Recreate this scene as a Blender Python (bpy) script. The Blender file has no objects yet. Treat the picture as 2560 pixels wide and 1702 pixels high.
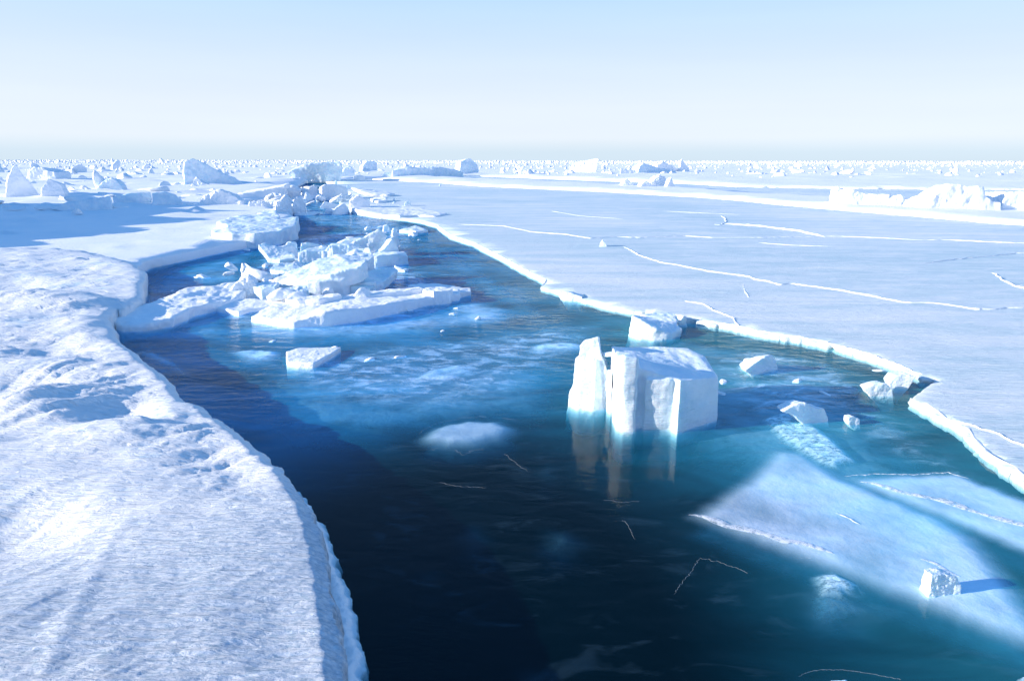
import bpy, bmesh, math, random
import numpy as np
from mathutils import Vector, Matrix
from mathutils.geometry import delaunay_2d_cdt
R = math.radians
rng = np.random.default_rng(7)
random.seed(7)
scene = bpy.context.scene
C = scene.collection

# ---------------------------------------------------------------- camera, light, exposure
W0, H0, F0 = 2560.0, 1702.0, 1730.0
CAM_H = 4.0
PITCH = math.atan(448.0 / F0)
ROLL = R(0.12)
cam_d = bpy.data.cameras.new('camera'); cam = bpy.data.objects.new('camera', cam_d); C.objects.link(cam)
cam_d.sensor_width = 36.0; cam_d.lens = 36.0 * F0 / W0
cam_d.clip_start = 0.05; cam_d.clip_end = 40000
RM = Matrix.Rotation(math.pi / 2 - PITCH, 3, 'X') @ Matrix.Rotation(ROLL, 3, 'Z')
cam.matrix_world = Matrix.Translation((0, 0, CAM_H)) @ RM.to_4x4()
scene.camera = cam
RN = np.array(RM)

SUN_EL, SUN_AZ = 15.0, 258.0            # azimuth clockwise from +Y (view direction)
sdir = Vector((math.sin(R(SUN_AZ)) * math.cos(R(SUN_EL)), math.cos(R(SUN_AZ)) * math.cos(R(SUN_EL)), math.sin(R(SUN_EL))))
sl = bpy.data.lights.new('sun', 'SUN'); sl.energy = 5.0; sl.angle = R(0.5); sl.color = (1.0, 0.875, 0.74)
so = bpy.data.objects.new('sun', sl); C.objects.link(so)
so.rotation_euler = sdir.to_track_quat('Z', 'Y').to_euler()

world = bpy.data.worlds.new('World'); scene.world = world; world.use_nodes = True
wn, wl = world.node_tree.nodes, world.node_tree.links
wn.clear()
sky = wn.new('ShaderNodeTexSky'); sky.sky_type = 'NISHITA'; sky.sun_disc = False
sky.sun_elevation = R(SUN_EL); sky.sun_rotation = R(SUN_AZ); sky.altitude = 0
sky.air_density = 1.0; sky.dust_density = 0.3; sky.ozone_density = 2.5
bg = wn.new('ShaderNodeBackground'); bg.inputs['Strength'].default_value = 0.11
wo = wn.new('ShaderNodeOutputWorld')
tint = wn.new('ShaderNodeMix'); tint.data_type = 'RGBA'; tint.blend_type = 'MULTIPLY'; tint.inputs[0].default_value = 1.0
tint.inputs[7].default_value = (0.86, 0.94, 1.2, 1)
tc = wn.new('ShaderNodeTexCoord'); sx_ = wn.new('ShaderNodeSeparateXYZ'); wl.new(tc.outputs['Generated'], sx_.inputs[0])
rp = wn.new('ShaderNodeValToRGB'); re_ = rp.color_ramp.elements
stops = [(0.0, (.68, .83, .97)), (0.012, (.69, .84, .98)), (0.030, (.84, .92, 1.02)), (0.07, (.84, .92, 1.04)), (0.12, (.75, .87, 1.05)), (0.20, (.57, .79, 1.08)), (0.35, (.23, .53, 1.10)), (0.6, (.10, .35, .86)), (1.0, (.05, .25, .64))]
while len(re_) < len(stops): re_.new(0.5)
for k_, (p_, c_) in enumerate(stops): re_[k_].position = p_; re_[k_].color = (*c_, 1)
wl.new(sx_.outputs[2], rp.inputs[0])
vm = wn.new('ShaderNodeVectorMath'); vm.operation = 'SCALE'; vm.inputs['Scale'].default_value = 1.0 / (0.11 * 1.70)
mpw = wn.new('ShaderNodeMapping'); mpw.inputs['Scale'].default_value = (1.2, 1.2, 14); wl.new(tc.outputs['Generated'], mpw.inputs['Vector'])
nzw = wn.new('ShaderNodeTexNoise'); nzw.inputs['Scale'].default_value = 1.6; nzw.inputs['Detail'].default_value = 5; wl.new(mpw.outputs[0], nzw.inputs['Vector'])
mrw = wn.new('ShaderNodeMapRange'); mrw.inputs['To Min'].default_value = 0.95; mrw.inputs['To Max'].default_value = 1.05; wl.new(nzw.outputs['Fac'], mrw.inputs['Value'])
cvw = wn.new('ShaderNodeVectorMath'); cvw.operation = 'SCALE'; wl.new(rp.outputs[0], cvw.inputs[0]); wl.new(mrw.outputs[0], cvw.inputs['Scale'])
wl.new(cvw.outputs[0], vm.inputs[0])
mxs = wn.new('ShaderNodeMix'); mxs.data_type = 'RGBA'; mxs.inputs[0].default_value = 0.92
wl.new(sky.outputs[0], tint.inputs[6]); wl.new(tint.outputs[2], mxs.inputs[6]); wl.new(vm.outputs[0], mxs.inputs[7])
wl.new(mxs.outputs[2], bg.inputs[0]); wl.new(bg.outputs[0], wo.inputs[0])

scene.view_settings.view_transform = 'Standard'; scene.view_settings.look = 'None'
scene.view_settings.gamma = 1; scene.view_settings.use_curve_mapping = False
scene.view_settings.exposure = 0.77
scene.cycles.use_denoising = True
scene.cycles.max_bounces = 8; scene.cycles.transparent_max_bounces = 12

# ---------------------------------------------------------------- reading the ground
def ray(px, py):
    px = np.asarray(px, float); py = np.asarray(py, float)
    d = np.stack([(px - W0 / 2) / F0, -(py - H0 / 2) / F0, -np.ones_like(px + py)], -1)
    return d @ RN.T
def G(px, py, z=0.0):
    """a point at height z where the sight line over that spot meets it"""
    d = ray(px, py)
    d[..., 2] = np.minimum(d[..., 2], -0.0012)      # never past the horizon
    t = (z - CAM_H) / d[..., 2:3]
    p = d * t; p[..., 2] += CAM_H
    return p
def Q(x, yb, yt, z0=0.0):
    """a point above the ground spot (x, yb), as high as its top shows at yt"""
    g = G(x, yb, z0); d = ray(x, yt)
    dist = math.hypot(g[0], g[1]); t = dist / math.hypot(d[0], d[1])
    return np.array([g[0], g[1], CAM_H + d[2] * t])

# ---------------------------------------------------------------- noise
_perm = np.random.default_rng(3).permutation(256); _perm = np.concatenate([_perm, _perm, _perm])
_g = np.random.default_rng(4).normal(size=(256, 3)); _g /= np.linalg.norm(_g, axis=1)[:, None]
def noise3(p):
    p = np.asarray(p, float); i = np.floor(p).astype(int); f = p - i; i &= 255
    u = f * f * f * (f * (f * 6 - 15) + 10); out = 0
    for a in (0, 1):
        wa = u[:, 0] if a else 1 - u[:, 0]
        for b in (0, 1):
            wb = u[:, 1] if b else 1 - u[:, 1]
            for c in (0, 1):
                wc = u[:, 2] if c else 1 - u[:, 2]
                h = _perm[_perm[_perm[(i[:, 0] + a) & 255] + ((i[:, 1] + b) & 255)] + ((i[:, 2] + c) & 255)]
                out = out + wa * wb * wc * ((f - (a, b, c)) * _g[h]).sum(1)
    return out * 1.5
def fbm(p, oct=4, gain=0.5, lac=2.03):
    a, s, o = 1.0, 0.0, 0
    for k in range(oct):
        o = o + a * noise3(p * lac ** k + k * 17.3); s += a; a *= gain
    return o / s
def sstep(a, b, x):
    t = np.clip((x - a) / (b - a), 0, 1); return t * t * (3 - 2 * t)

# ---------------------------------------------------------------- materials
def mat(name):
    m = bpy.data.materials.new(name); m.use_nodes = True
    n = m.node_tree.nodes; l = m.node_tree.links
    return m, n, l, n['Principled BSDF'], n['Material Output']
def tex_noise(n, l, scale, detail=6, rough=0.6, vec=None, dist=0.0):
    t = n.new('ShaderNodeTexNoise'); t.inputs['Scale'].default_value = scale
    t.inputs['Detail'].default_value = detail; t.inputs['Roughness'].default_value = rough
    t.inputs['Distortion'].default_value = dist
    if vec is not None: l.new(vec, t.inputs['Vector'])
    return t.outputs['Fac']
def mapped(n, l, scale, rz=0.0):
    g = n.new('ShaderNodeNewGeometry'); mp = n.new('ShaderNodeMapping')
    mp.inputs['Rotation'].default_value = (0, 0, rz); mp.inputs['Scale'].default_value = scale
    l.new(g.outputs['Position'], mp.inputs['Vector']); return mp.outputs[0]
def ramp(n, l, fac, stops):
    r = n.new('ShaderNodeValToRGB'); e = r.color_ramp.elements
    while len(e) < len(stops): e.new(0.5)
    for k, (p, c) in enumerate(stops):
        e[k].position = p; e[k].color = (*c, 1) if len(c) == 3 else c
    l.new(fac, r.inputs[0]); return r.outputs[0]
def bump(n, l, h, dist, strength=1.0, nrm=None):
    b = n.new('ShaderNodeBump'); b.inputs['Distance'].default_value = dist; b.inputs['Strength'].default_value = strength
    l.new(h, b.inputs['Height'])
    if nrm is not None: l.new(nrm, b.inputs['Normal'])
    return b.outputs[0]
def mixc(n, l, fac, a, b):
    m = n.new('ShaderNodeMix'); m.data_type = 'RGBA'
    if isinstance(fac, float): m.inputs[0].default_value = fac
    else: l.new(fac, m.inputs[0])
    for s, v in ((6, a), (7, b)):
        if isinstance(v, tuple): m.inputs[s].default_value = (*v, 1)
        else: l.new(v, m.inputs[s])
    return m.outputs[2]
M = {}
def ice_mat(name, lo, hi, rough, sss, bscale, bdist, sc=1.5):
    m, n, l, p, o = mat(name)
    v = mapped(n, l, (1, 1, 1))
    col = ramp(n, l, tex_noise(n, l, sc, 5, 0.6, v), [(0.35, lo), (0.6, hi)])
    l.new(col, p.inputs['Base Color'])
    p.inputs['Roughness'].default_value = rough
    p.inputs['Subsurface Weight'].default_value = sss
    p.inputs['Subsurface Radius'].default_value = (0.25, 0.7, 1.0); p.inputs['Subsurface Scale'].default_value = 0.25
    b1 = bump(n, l, tex_noise(n, l, bscale, 8, 0.65, v), bdist)
    if sss: b1 = bump(n, l, tex_noise(n, l, 4, 5, 0.7, mapped(n, l, (1, 1, 9))), 0.02, 1.0, b1)
    l.new(b1, p.inputs['Normal'])
    M[name] = m; return m
ice_mat('packed_snow', (0.84, 0.88, 0.92), (0.90, 0.91, 0.93), 0.6, 0.0, 9, 0.025)
ice_mat('berg_ice', (0.62, 0.78, 0.88), (0.82, 0.89, 0.93), 0.42, 0.12, 5, 0.025)
ice_mat('blue_ice', (0.50, 0.72, 0.82), (0.74, 0.85, 0.91), 0.35, 0.3, 4, 0.04)
ice_mat('far_ice', (0.84, 0.89, 0.93), (0.91, 0.92, 0.93), 0.6, 0.0, 1.2, 0.10, 0.5)
ice_mat('sunken_ice', (0.66, 0.74, 0.84), (0.84, 0.86, 0.94), 0.7, 0.0, 3, 0.05, 0.9)

def slushy(name, src, lo, hi, sc, least=.25):
    m = M[src].copy(); m.name = name; n = m.node_tree.nodes; l = m.node_tree.links; p = n['Principled BSDF']
    a = n.new('ShaderNodeAttribute'); a.attribute_name = 'packing'
    t = ramp(n, l, tex_noise(n, l, sc, 7, 0.65, mapped(n, l, (1, 1.7, 1), R(15)), 0.7), [(lo, (least,) * 3), (hi, (1,) * 3)])
    q = n.new('ShaderNodeMath'); q.operation = 'MULTIPLY'; l.new(a.outputs['Fac'], q.inputs[0]); l.new(t, q.inputs[1]); l.new(q.outputs[0], p.inputs['Alpha'])
    p.inputs['Specular IOR Level'].default_value = 0.1; M[name] = m
slushy('drowned_ice', 'sunken_ice', .30, .52, 1.3)
slushy('drowned_sheet', 'sunken_ice', .30, .55, 1.1, .86)
M['drowned_sheet'].node_tree.nodes['Bump'].inputs['Distance'].default_value = 0.018
slushy('slush_streaks', 'sunken_ice', .46, .64, 1.9, .12)
slushy('rotten_ice', 'packed_snow', .40, .56, 9)
# snow of the near floe: wind packed, with bare patches and grain
m, n, l, p, o = mat('wind_snow')
v = mapped(n, l, (1, 1, 1)); vs = mapped(n, l, (0.8, 3.4, 1), R(-38))
streak = tex_noise(n, l, 5.0, 8, 0.62, vs, 0.6)
fine = tex_noise(n, l, 42, 6, 0.7, v)
big = tex_noise(n, l, 0.8, 4, 0.6, v)
mul = n.new('ShaderNodeMath'); mul.operation = 'MULTIPLY_ADD'; mul.inputs[1].default_value = 0.5
l.new(streak, mul.inputs[0]); 
m2 = n.new('ShaderNodeMath'); m2.operation = 'MULTIPLY'; m2.inputs[1].default_value = 0.5
l.new(big, m2.inputs[0]); l.new(m2.outputs[0], mul.inputs[2])
col = ramp(n, l, mul.outputs[0], [(0.36, (0.46, 0.66, 0.78)), (0.42, (0.78, 0.84, 0.89)), (0.50, (0.88, 0.89, 0.90))])
speck = tex_noise(n, l, 16, 7, 0.7, mapped(n, l, (1, 1.6, 1), R(-38)))
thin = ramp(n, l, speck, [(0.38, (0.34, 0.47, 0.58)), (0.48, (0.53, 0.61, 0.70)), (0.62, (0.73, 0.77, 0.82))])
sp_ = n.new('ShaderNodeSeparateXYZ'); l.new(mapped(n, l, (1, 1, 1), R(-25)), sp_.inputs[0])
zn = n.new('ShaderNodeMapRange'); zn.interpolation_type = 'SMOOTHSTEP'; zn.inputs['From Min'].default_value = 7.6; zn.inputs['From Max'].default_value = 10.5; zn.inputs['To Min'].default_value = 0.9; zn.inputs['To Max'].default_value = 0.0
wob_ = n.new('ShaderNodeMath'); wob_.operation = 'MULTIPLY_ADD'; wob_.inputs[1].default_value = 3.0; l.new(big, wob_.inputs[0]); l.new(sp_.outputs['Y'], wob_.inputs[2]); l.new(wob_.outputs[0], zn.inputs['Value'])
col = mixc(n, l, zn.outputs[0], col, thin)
l.new(col, p.inputs['Base Color']); p.inputs['Roughness'].default_value = 0.5
b = bump(n, l, streak, 0.06); b = bump(n, l, fine, 0.007, 1.0, b); l.new(b, p.inputs['Normal'])
M['wind_snow'] = m

# thin new sea ice with blown snow streaks
m, n, l, p, o = mat('new_sea_ice')
v = mapped(n, l, (1, 1, 1)); vs = mapped(n, l, (0.25, 1.6, 1), R(12)); vr = mapped(n, l, (0.8, 5.0, 1), R(20))
a1 = tex_noise(n, l, 0.55, 6, 0.6, vs, 0.8); a2 = tex_noise(n, l, 0.06, 4, 0.5, v)
ad = n.new('ShaderNodeMath'); ad.operation = 'ADD'; l.new(a1, ad.inputs[0]); l.new(a2, ad.inputs[1])
col = ramp(n, l, ad.outputs[0], [(0.42, (0.50, 0.66, 0.72)), (0.5, (0.61, 0.73, 0.77)), (0.60, (0.80, 0.84, 0.85))])
ad.use_clamp = False
hf = n.new('ShaderNodeMath'); hf.operation = 'MULTIPLY'; hf.inputs[1].default_value = 0.5; l.new(ad.outputs[0], hf.inputs[0])
l.new(hf.outputs[0], col.node.inputs[0])
frost = ramp(n, l, tex_noise(n, l, 1.1, 9, 0.72, mapped(n, l, (.6, 1.5, 1), R(24)), 0.5), [(0.45, (0,) * 3), (0.68, (.75,) * 3)])
band = n.new('ShaderNodeTexNoise'); band.inputs['Scale'].default_value = 0.05; band.inputs['Detail'].default_value = 3; l.new(mapped(n, l, (2.2, .5, 1), R(-50)), band.inputs['Vector'])
bandr = ramp(n, l, band.outputs['Fac'], [(0.42, (0.3,) * 3), (0.56, (1,) * 3)])
fm_ = n.new('ShaderNodeMath'); fm_.operation = 'MULTIPLY'; l.new(frost, fm_.inputs[0]); l.new(bandr, fm_.inputs[1])
col = mixc(n, l, fm_.outputs[0], col, (0.86, 0.88, 0.91))
l.new(col, p.inputs['Base Color']); p.inputs['Roughness'].default_value = 0.45
rip = tex_noise(n, l, 3.0, 6, 0.6, vr, 0.4)
b = bump(n, l, rip, 0.06); b = bump(n, l, tex_noise(n, l, 25, 4, 0.6, v), 0.006, 1.0, b); l.new(b, p.inputs['Normal'])
M['new_sea_ice'] = m

# sea water: clear surface over absorbing depth
m, n, l, p, o = mat('sea_water')
n.remove(p)
v = mapped(n, l, (1.0, 2.2, 1), R(10)); v2 = mapped(n, l, (1, 1, 1))
w1 = tex_noise(n, l, 1.6, 5, 0.55, v, 0.5); w2 = tex_noise(n, l, 9, 4, 0.6, v)
calm = ramp(n, l, tex_noise(n, l, 0.22, 3, 0.5, v2), [(0.42, (0.15,) * 3), (0.6, (1,) * 3)])
sep = n.new('ShaderNodeSeparateXYZ'); g = n.new('ShaderNodeNewGeometry'); l.new(g.outputs['Position'], sep.inputs[0])
far = n.new('ShaderNodeMapRange'); far.inputs['From Min'].default_value = 10; far.inputs['From Max'].default_value = 26
far.inputs['To Min'].default_value = 0.12; far.inputs['To Max'].default_value = 1.0; l.new(sep.outputs['Y'], far.inputs['Value'])
mm = n.new('ShaderNodeMath'); mm.operation = 'MULTIPLY'; l.new(calm, mm.inputs[0]); l.new(far.outputs[0], mm.inputs[1])
b1 = n.new('ShaderNodeBump'); b1.inputs['Distance'].default_value = 0.16; l.new(w1, b1.inputs['Height']); l.new(mm.outputs[0], b1.inputs['Strength'])
b2 = n.new('ShaderNodeBump'); b2.inputs['Distance'].default_value = 0.005; l.new(w2, b2.inputs['Height']); l.new(far.outputs[0], b2.inputs['Strength']); l.new(b1.outputs[0], b2.inputs['Normal'])
gl = n.new('ShaderNodeBsdfGlossy'); gl.inputs['Roughness'].default_value = 0.06; l.new(b2.outputs[0], gl.inputs['Normal'])
tr = n.new('ShaderNodeBsdfTransparent'); tr.inputs[0].default_value = (0.96, 0.98, 1, 1)
df = n.new('ShaderNodeBsdfDiffuse'); df.inputs[0].default_value = (0.30, 0.56, 0.78, 1)
# slush films: thin milky skin in streaks
sk = tex_noise(n, l, 0.9, 8, 0.62, v, 1.6)
skr = ramp(n, l, sk, [(0.56, (0.0,) * 3), (0.70, (.30,) * 3), (0.8, (0.5,) * 3)])
sm = n.new('ShaderNodeMath'); sm.operation = 'MULTIPLY'; l.new(skr, sm.inputs[0]); l.new(far.outputs[0], sm.inputs[1])
ma = n.new('ShaderNodeMixShader'); l.new(sm.outputs[0], ma.inputs[0]); l.new(tr.outputs[0], ma.inputs[1]); l.new(df.outputs[0], ma.inputs[2])
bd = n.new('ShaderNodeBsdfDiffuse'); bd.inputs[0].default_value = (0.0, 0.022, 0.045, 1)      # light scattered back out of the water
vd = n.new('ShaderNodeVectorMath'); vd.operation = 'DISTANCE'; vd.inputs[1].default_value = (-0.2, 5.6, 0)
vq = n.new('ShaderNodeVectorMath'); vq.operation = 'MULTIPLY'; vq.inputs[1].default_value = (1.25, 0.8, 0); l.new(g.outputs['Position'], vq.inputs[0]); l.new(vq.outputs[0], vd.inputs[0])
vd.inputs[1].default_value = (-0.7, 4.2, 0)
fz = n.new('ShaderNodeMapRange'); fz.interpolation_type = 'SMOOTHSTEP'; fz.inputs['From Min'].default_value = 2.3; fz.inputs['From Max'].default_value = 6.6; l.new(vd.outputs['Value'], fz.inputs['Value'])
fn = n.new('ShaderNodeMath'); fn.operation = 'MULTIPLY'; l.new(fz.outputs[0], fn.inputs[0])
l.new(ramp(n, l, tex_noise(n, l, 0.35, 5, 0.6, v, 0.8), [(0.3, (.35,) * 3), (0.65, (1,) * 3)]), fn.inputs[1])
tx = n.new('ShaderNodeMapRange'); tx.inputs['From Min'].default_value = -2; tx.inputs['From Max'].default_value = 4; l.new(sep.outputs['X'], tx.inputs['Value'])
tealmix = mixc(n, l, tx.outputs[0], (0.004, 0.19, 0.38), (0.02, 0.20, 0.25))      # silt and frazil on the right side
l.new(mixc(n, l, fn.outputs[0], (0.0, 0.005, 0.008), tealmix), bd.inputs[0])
aa = n.new('ShaderNodeAddShader'); l.new(ma.outputs[0], aa.inputs[0]); l.new(bd.outputs[0], aa.inputs[1]); ma = aa
fr = n.new('ShaderNodeFresnel'); fr.inputs[0].default_value = 1.33; l.new(b2.outputs[0], fr.inputs['Normal'])
gb = n.new('ShaderNodeNewGeometry'); fm = n.new('ShaderNodeMix'); fm.data_type = 'FLOAT'
l.new(gb.outputs['Backfacing'], fm.inputs[0]); l.new(fr.outputs[0], fm.inputs[2]); fm.inputs[3].default_value = 0.1
fy = n.new('ShaderNodeMapRange'); fy.inputs['From Min'].default_value = 12; fy.inputs['From Max'].default_value = 24
fy.inputs['To Min'].default_value = 0.6; fy.inputs['To Max'].default_value = 0.36; l.new(sep.outputs['Y'], fy.inputs['Value'])      # wind ruffled water mirrors less
fq = n.new('ShaderNodeMath'); fq.operation = 'MULTIPLY'; l.new(fy.outputs[0], fq.inputs[1]); l.new(fm.outputs[0], fq.inputs[0]); fr = fq
mx = n.new('ShaderNodeMixShader'); l.new(fr.outputs[0], mx.inputs[0]); l.new(ma.outputs[0], mx.inputs[1]); l.new(gl.outputs[0], mx.inputs[2])
l.new(mx.outputs[0], o.inputs['Surface'])
va = n.new('ShaderNodeVolumeAbsorption'); va.inputs[0].default_value = (0.0, 0.42, 0.52, 1); va.inputs[1].default_value = 2.8
l.new(va.outputs[0], o.inputs['Volume'])
M['sea_water'] = m
m, n, l, p, o = mat('deep_sea')
p.inputs['Base Color'].default_value = (0.004, 0.03, 0.07, 1); p.inputs['Roughness'].default_value = 1; p.inputs['Specular IOR Level'].default_value = 0
M['deep_sea'] = m
m, n, l, p, o = mat('seam_ice'); p.inputs['Base Color'].default_value = (0.8, 0.86, 0.9, 1); p.inputs['Alpha'].default_value = 0.22; M['seam_ice'] = m
m, n, l, p, o = mat('crest_ice'); p.inputs['Base Color'].default_value = (0.88, 0.89, 0.90, 1)
l.new(ramp(n, l, tex_noise(n, l, 14, 6, .7, mapped(n, l, (1, 1, 1))), [(.40, (.1,) * 3), (.56, (.85,) * 3)]), p.inputs['Alpha']); M['crest_ice'] = m

# ---------------------------------------------------------------- object helpers
def tag(o, label=None, cat=None, group=None, kind=None):
    if label: o['label'] = label
    if cat: o['category'] = cat
    if group: o['group'] = group
    if kind: o['kind'] = kind
    return o
def link_mesh(name, verts, faces, material, parent=None, smooth=True):
    me = bpy.data.meshes.new(name)
    me.from_pydata([tuple(map(float, v)) for v in verts], [], [tuple(int(i) for i in f) for f in faces])
    if smooth: me.polygons.foreach_set('use_smooth', [True] * len(me.polygons))
    me.materials.append(M[material]); me.update()
    o = bpy.data.objects.new(name, me); C.objects.link(o)
    if parent: o.parent = parent
    return o
def recentre(o):
    """origin at the thing's base"""
    me = o.data; co = np.empty(len(me.vertices) * 3); me.vertices.foreach_get('co', co); co = co.reshape(-1, 3)
    c = co.mean(0); c[2] = co[:, 2].min(); co -= c
    me.vertices.foreach_set('co', co.ravel()); me.update(); o.location = c
    return o

def inside(pts, poly):
    x, y = pts[:, 0], pts[:, 1]; res = np.zeros(len(pts), bool); n_ = len(poly); j = n_ - 1
    for i in range(n_):
        xi, yi = poly[i]; xj, yj = poly[j]
        if yi != yj:
            res ^= ((yi > y) != (yj > y)) & (x < (xj - xi) * (y - yi) / (yj - yi) + xi)
        j = i
    return res
def resample(poly, step, amp, seed, keep=0.0):
    """walk round an outline given in photo pixels, adding ragged noise"""
    poly = np.asarray(poly, float); out = []
    for i in range(len(poly)):
        a, b_ = poly[i], poly[(i + 1) % len(poly)]
        L = np.linalg.norm(b_ - a); st = step if callable(step) is False else step(a)
        k = max(1, int(L / st)); k = min(k, 400)
        for t in range(k): out.append(a + (b_ - a) * t / k)
    out = np.array(out); 
    s = np.concatenate([[0], np.cumsum(np.linalg.norm(np.diff(out, axis=0), axis=1))])
    nx = fbm(np.stack([s / 22, s * 0 + seed, s * 0], 1), 4, 0.6); ny = fbm(np.stack([s / 22, s * 0, s * 0 + seed + 5.5], 1), 4, 0.6)
    sc = np.clip((out[:, 1] - 400) / 500, 0.08, 1.6)
    out[:, 0] += nx * amp * sc * 2; out[:, 1] += ny * amp * sc
    return out
def seg_dist(p, poly):
    d = np.full(len(p), 1e9); n_ = len(poly)
    for i in range(n_):
        a = poly[i]; b_ = poly[(i + 1) % n_]; ab = b_ - a; L = (ab * ab).sum() + 1e-12
        t = np.clip(((p - a) @ ab) / L, 0, 1); q = a + t[:, None] * ab
        d = np.minimum(d, np.hypot(*(p - q).T))
    return d
def line_dist(p, poly):
    d = np.full(len(p), 1e9); par = np.zeros(len(p)); n_ = len(poly) - 1
    for i in range(n_):
        a = poly[i]; b_ = poly[i + 1]; ab = b_ - a; L = (ab * ab).sum() + 1e-12
        t = np.clip(((p - a) @ ab) / L, 0, 1); q = a + t[:, None] * ab
        dd = np.hypot(*(p - q).T); par = np.where(dd < d, (i + t) / n_, par); d = np.minimum(d, dd)
    return d, par

def sheet(name, outline, z, thick, material, step=8, ragged=4, seed=1, ztop=None, parent=None, box=None, obstep=None, lip=0.04, under=0.0):
    """floating sheet of ice: exact outline, dense top, broken sides going down below the water"""
    ol = resample(outline, obstep or step, ragged, seed)
    xs0, ys0, xs1, ys1 = box or (ol[:, 0].min(), ol[:, 1].min(), ol[:, 0].max(), ol[:, 1].max())
    pts = []
    y = max(ys0, 404.5)
    while y < ys1:
        sy = step * np.clip((y - 404) / 140, 0.12, 1.4); sx = step * (1.0 if y > 520 else 1.6)
        xs = np.arange(xs0, xs1, sx); xs = xs + rng.uniform(-.35, .35, len(xs)) * sx
        pts.append(np.stack([xs, y + rng.uniform(-.3, .3, len(xs)) * sy], 1)); y += sy
    pts = np.concatenate(pts); pts = pts[pts[:, 1] > 404.3]; pts = pts[inside(pts, ol)]
    g = G(ol[:, 0], ol[:, 1], z)[:, :2]; gi = G(pts[:, 0], pts[:, 1], z)[:, :2]
    # drop points that sit on the rim
    if len(gi) < 60000:
        dpx = seg_dist(pts, ol); gi = gi[dpx > step * 0.35 * np.clip((pts[dpx > -1][:, 1] - 404) / 140, 0.15, 1)]
    allp = np.concatenate([g, gi]); n0 = len(g)
    sc = np.abs(allp).max(); 
    vo, ed, fa, ov, oe, of = delaunay_2d_cdt([Vector(q) for q in allp], [], [list(range(n0))], 1, 1e-6)
    vo = np.array([tuple(q) for q in vo]); fa = [f for f in fa]
    idx = [None] * n0
    for i, src in enumerate(ov):
        for s in src:
            if s < n0: idx[s] = i
    rimd = seg_dist(vo, g) if len(vo) * n0 < 4e8 else np.full(len(vo), 9.0)
    zz = np.full(len(vo), z)
    if ztop is not None: zz = zz + ztop(vo, rimd)
    rim_set = [i for i in idx if i is not None]
    drop = lip * (1 - sstep(0, lip * 2.5, rimd)); zz -= drop * 0.7
    V = [(*q, h) for q, h in zip(vo, zz)]
    # sides
    rim = []
    for i in rim_set:
        if not rim or rim[-1] != i: rim.append(i)
    if rim[0] == rim[-1]: rim.pop()
    rp = vo[rim]; area = 0.5 * np.sum(rp[:, 0] * np.roll(rp[:, 1], -1) - np.roll(rp[:, 0], -1) * rp[:, 1])
    tang = np.roll(rp, -1, 0) - np.roll(rp, 1, 0); nrm = np.stack([tang[:, 1], -tang[:, 0]], 1)
    nrm /= (np.linalg.norm(nrm, axis=1)[:, None] + 1e-9)
    if area < 0: nrm = -nrm
    rows = [rim]; F = [tuple(f) for f in fa]
    rz = zz[rim]
    for k, (out, t) in enumerate([(0.25, 0.06), (0.4, 0.3), (0.1, 0.6), (0.45, 0.85), (-0.1 + under, 1.0)]):
        nz = fbm(np.stack([rp[:, 0] * 3, rp[:, 1] * 3, np.full(len(rp), k * 1.7 + seed)], 1), 3)
        q = rp + nrm * (lip * (out + nz * 1.8))[:, None]
        if k == 4: q = rp + nrm * under
        base = len(V)
        for a, h in zip(q, rz): V.append((a[0], a[1], h - thick * t))
        rows.append(list(range(base, base + len(q))))
    for r0, r1 in zip(rows[:-1], rows[1:]):
        for i in range(len(r0)):
            j = (i + 1) % len(r0)
            F.append((r0[i], r1[i], r1[j], r0[j]) if area > 0 else (r0[i], r0[j], r1[j], r1[i]))
    o = link_mesh(name, V, F, material, parent)
    bm = bmesh.new(); bm.from_mesh(o.data)
    bad = [f for f in bm.faces if len(f.verts) == 3 and f.calc_area() < 1e-10]
    bmesh.ops.recalc_face_normals(bm, faces=bm.faces); bm.to_mesh(o.data); bm.free()
    return o

_tmp = None
def voxel(V, F, size, it=2):
    """fuse and round a rough solid, return verts and faces"""
    me = bpy.data.meshes.new('tmp'); me.from_pydata(V, [], F); me.update()
    bm = bmesh.new(); bm.from_mesh(me); bmesh.ops.triangulate(bm, faces=[f for f in bm.faces if len(f.verts) > 4])
    bmesh.ops.recalc_face_normals(bm, faces=bm.faces); bm.to_mesh(me); bm.free()
    o = bpy.data.objects.new('tmp', me); C.objects.link(o)
    md = o.modifiers.new('r', 'REMESH'); md.mode = 'VOXEL'; md.voxel_size = size; md.adaptivity = 0
    ms = o.modifiers.new('s', 'SMOOTH'); ms.iterations = it; ms.factor = 0.5
    dg = bpy.context.evaluated_depsgraph_get(); ev = o.evaluated_get(dg); em = ev.to_mesh()
    co = np.empty(len(em.vertices) * 3); em.vertices.foreach_get('co', co)
    no = np.empty(len(em.vertices) * 3); em.vertices.foreach_get('normal', no)
    fs = [tuple(p_.vertices) for p_ in em.polygons]
    ev.to_mesh_clear(); bpy.data.objects.remove(o); bpy.data.meshes.remove(me)
    return co.reshape(-1, 3), no.reshape(-1, 3), fs
def rough(co, no, dim, amp, fine, seed, flute=0.0):
    """knock the surface about: lumps, small chips, meltwater flutes down the sides"""
    s = 3.0 / dim
    d = fbm(co * s + seed * 3.1, 3) * amp * dim + fbm(co * s * 5 + seed, 3, 0.6) * fine * dim
    if flute:
        q = co * (9.0 / dim); q = q.copy(); q[:, 2] *= 0.12
        d = d + (fbm(q + seed, 3) * flute * dim) * (1 - np.abs(no[:, 2]))
    return co + no * d[:, None]
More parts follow.
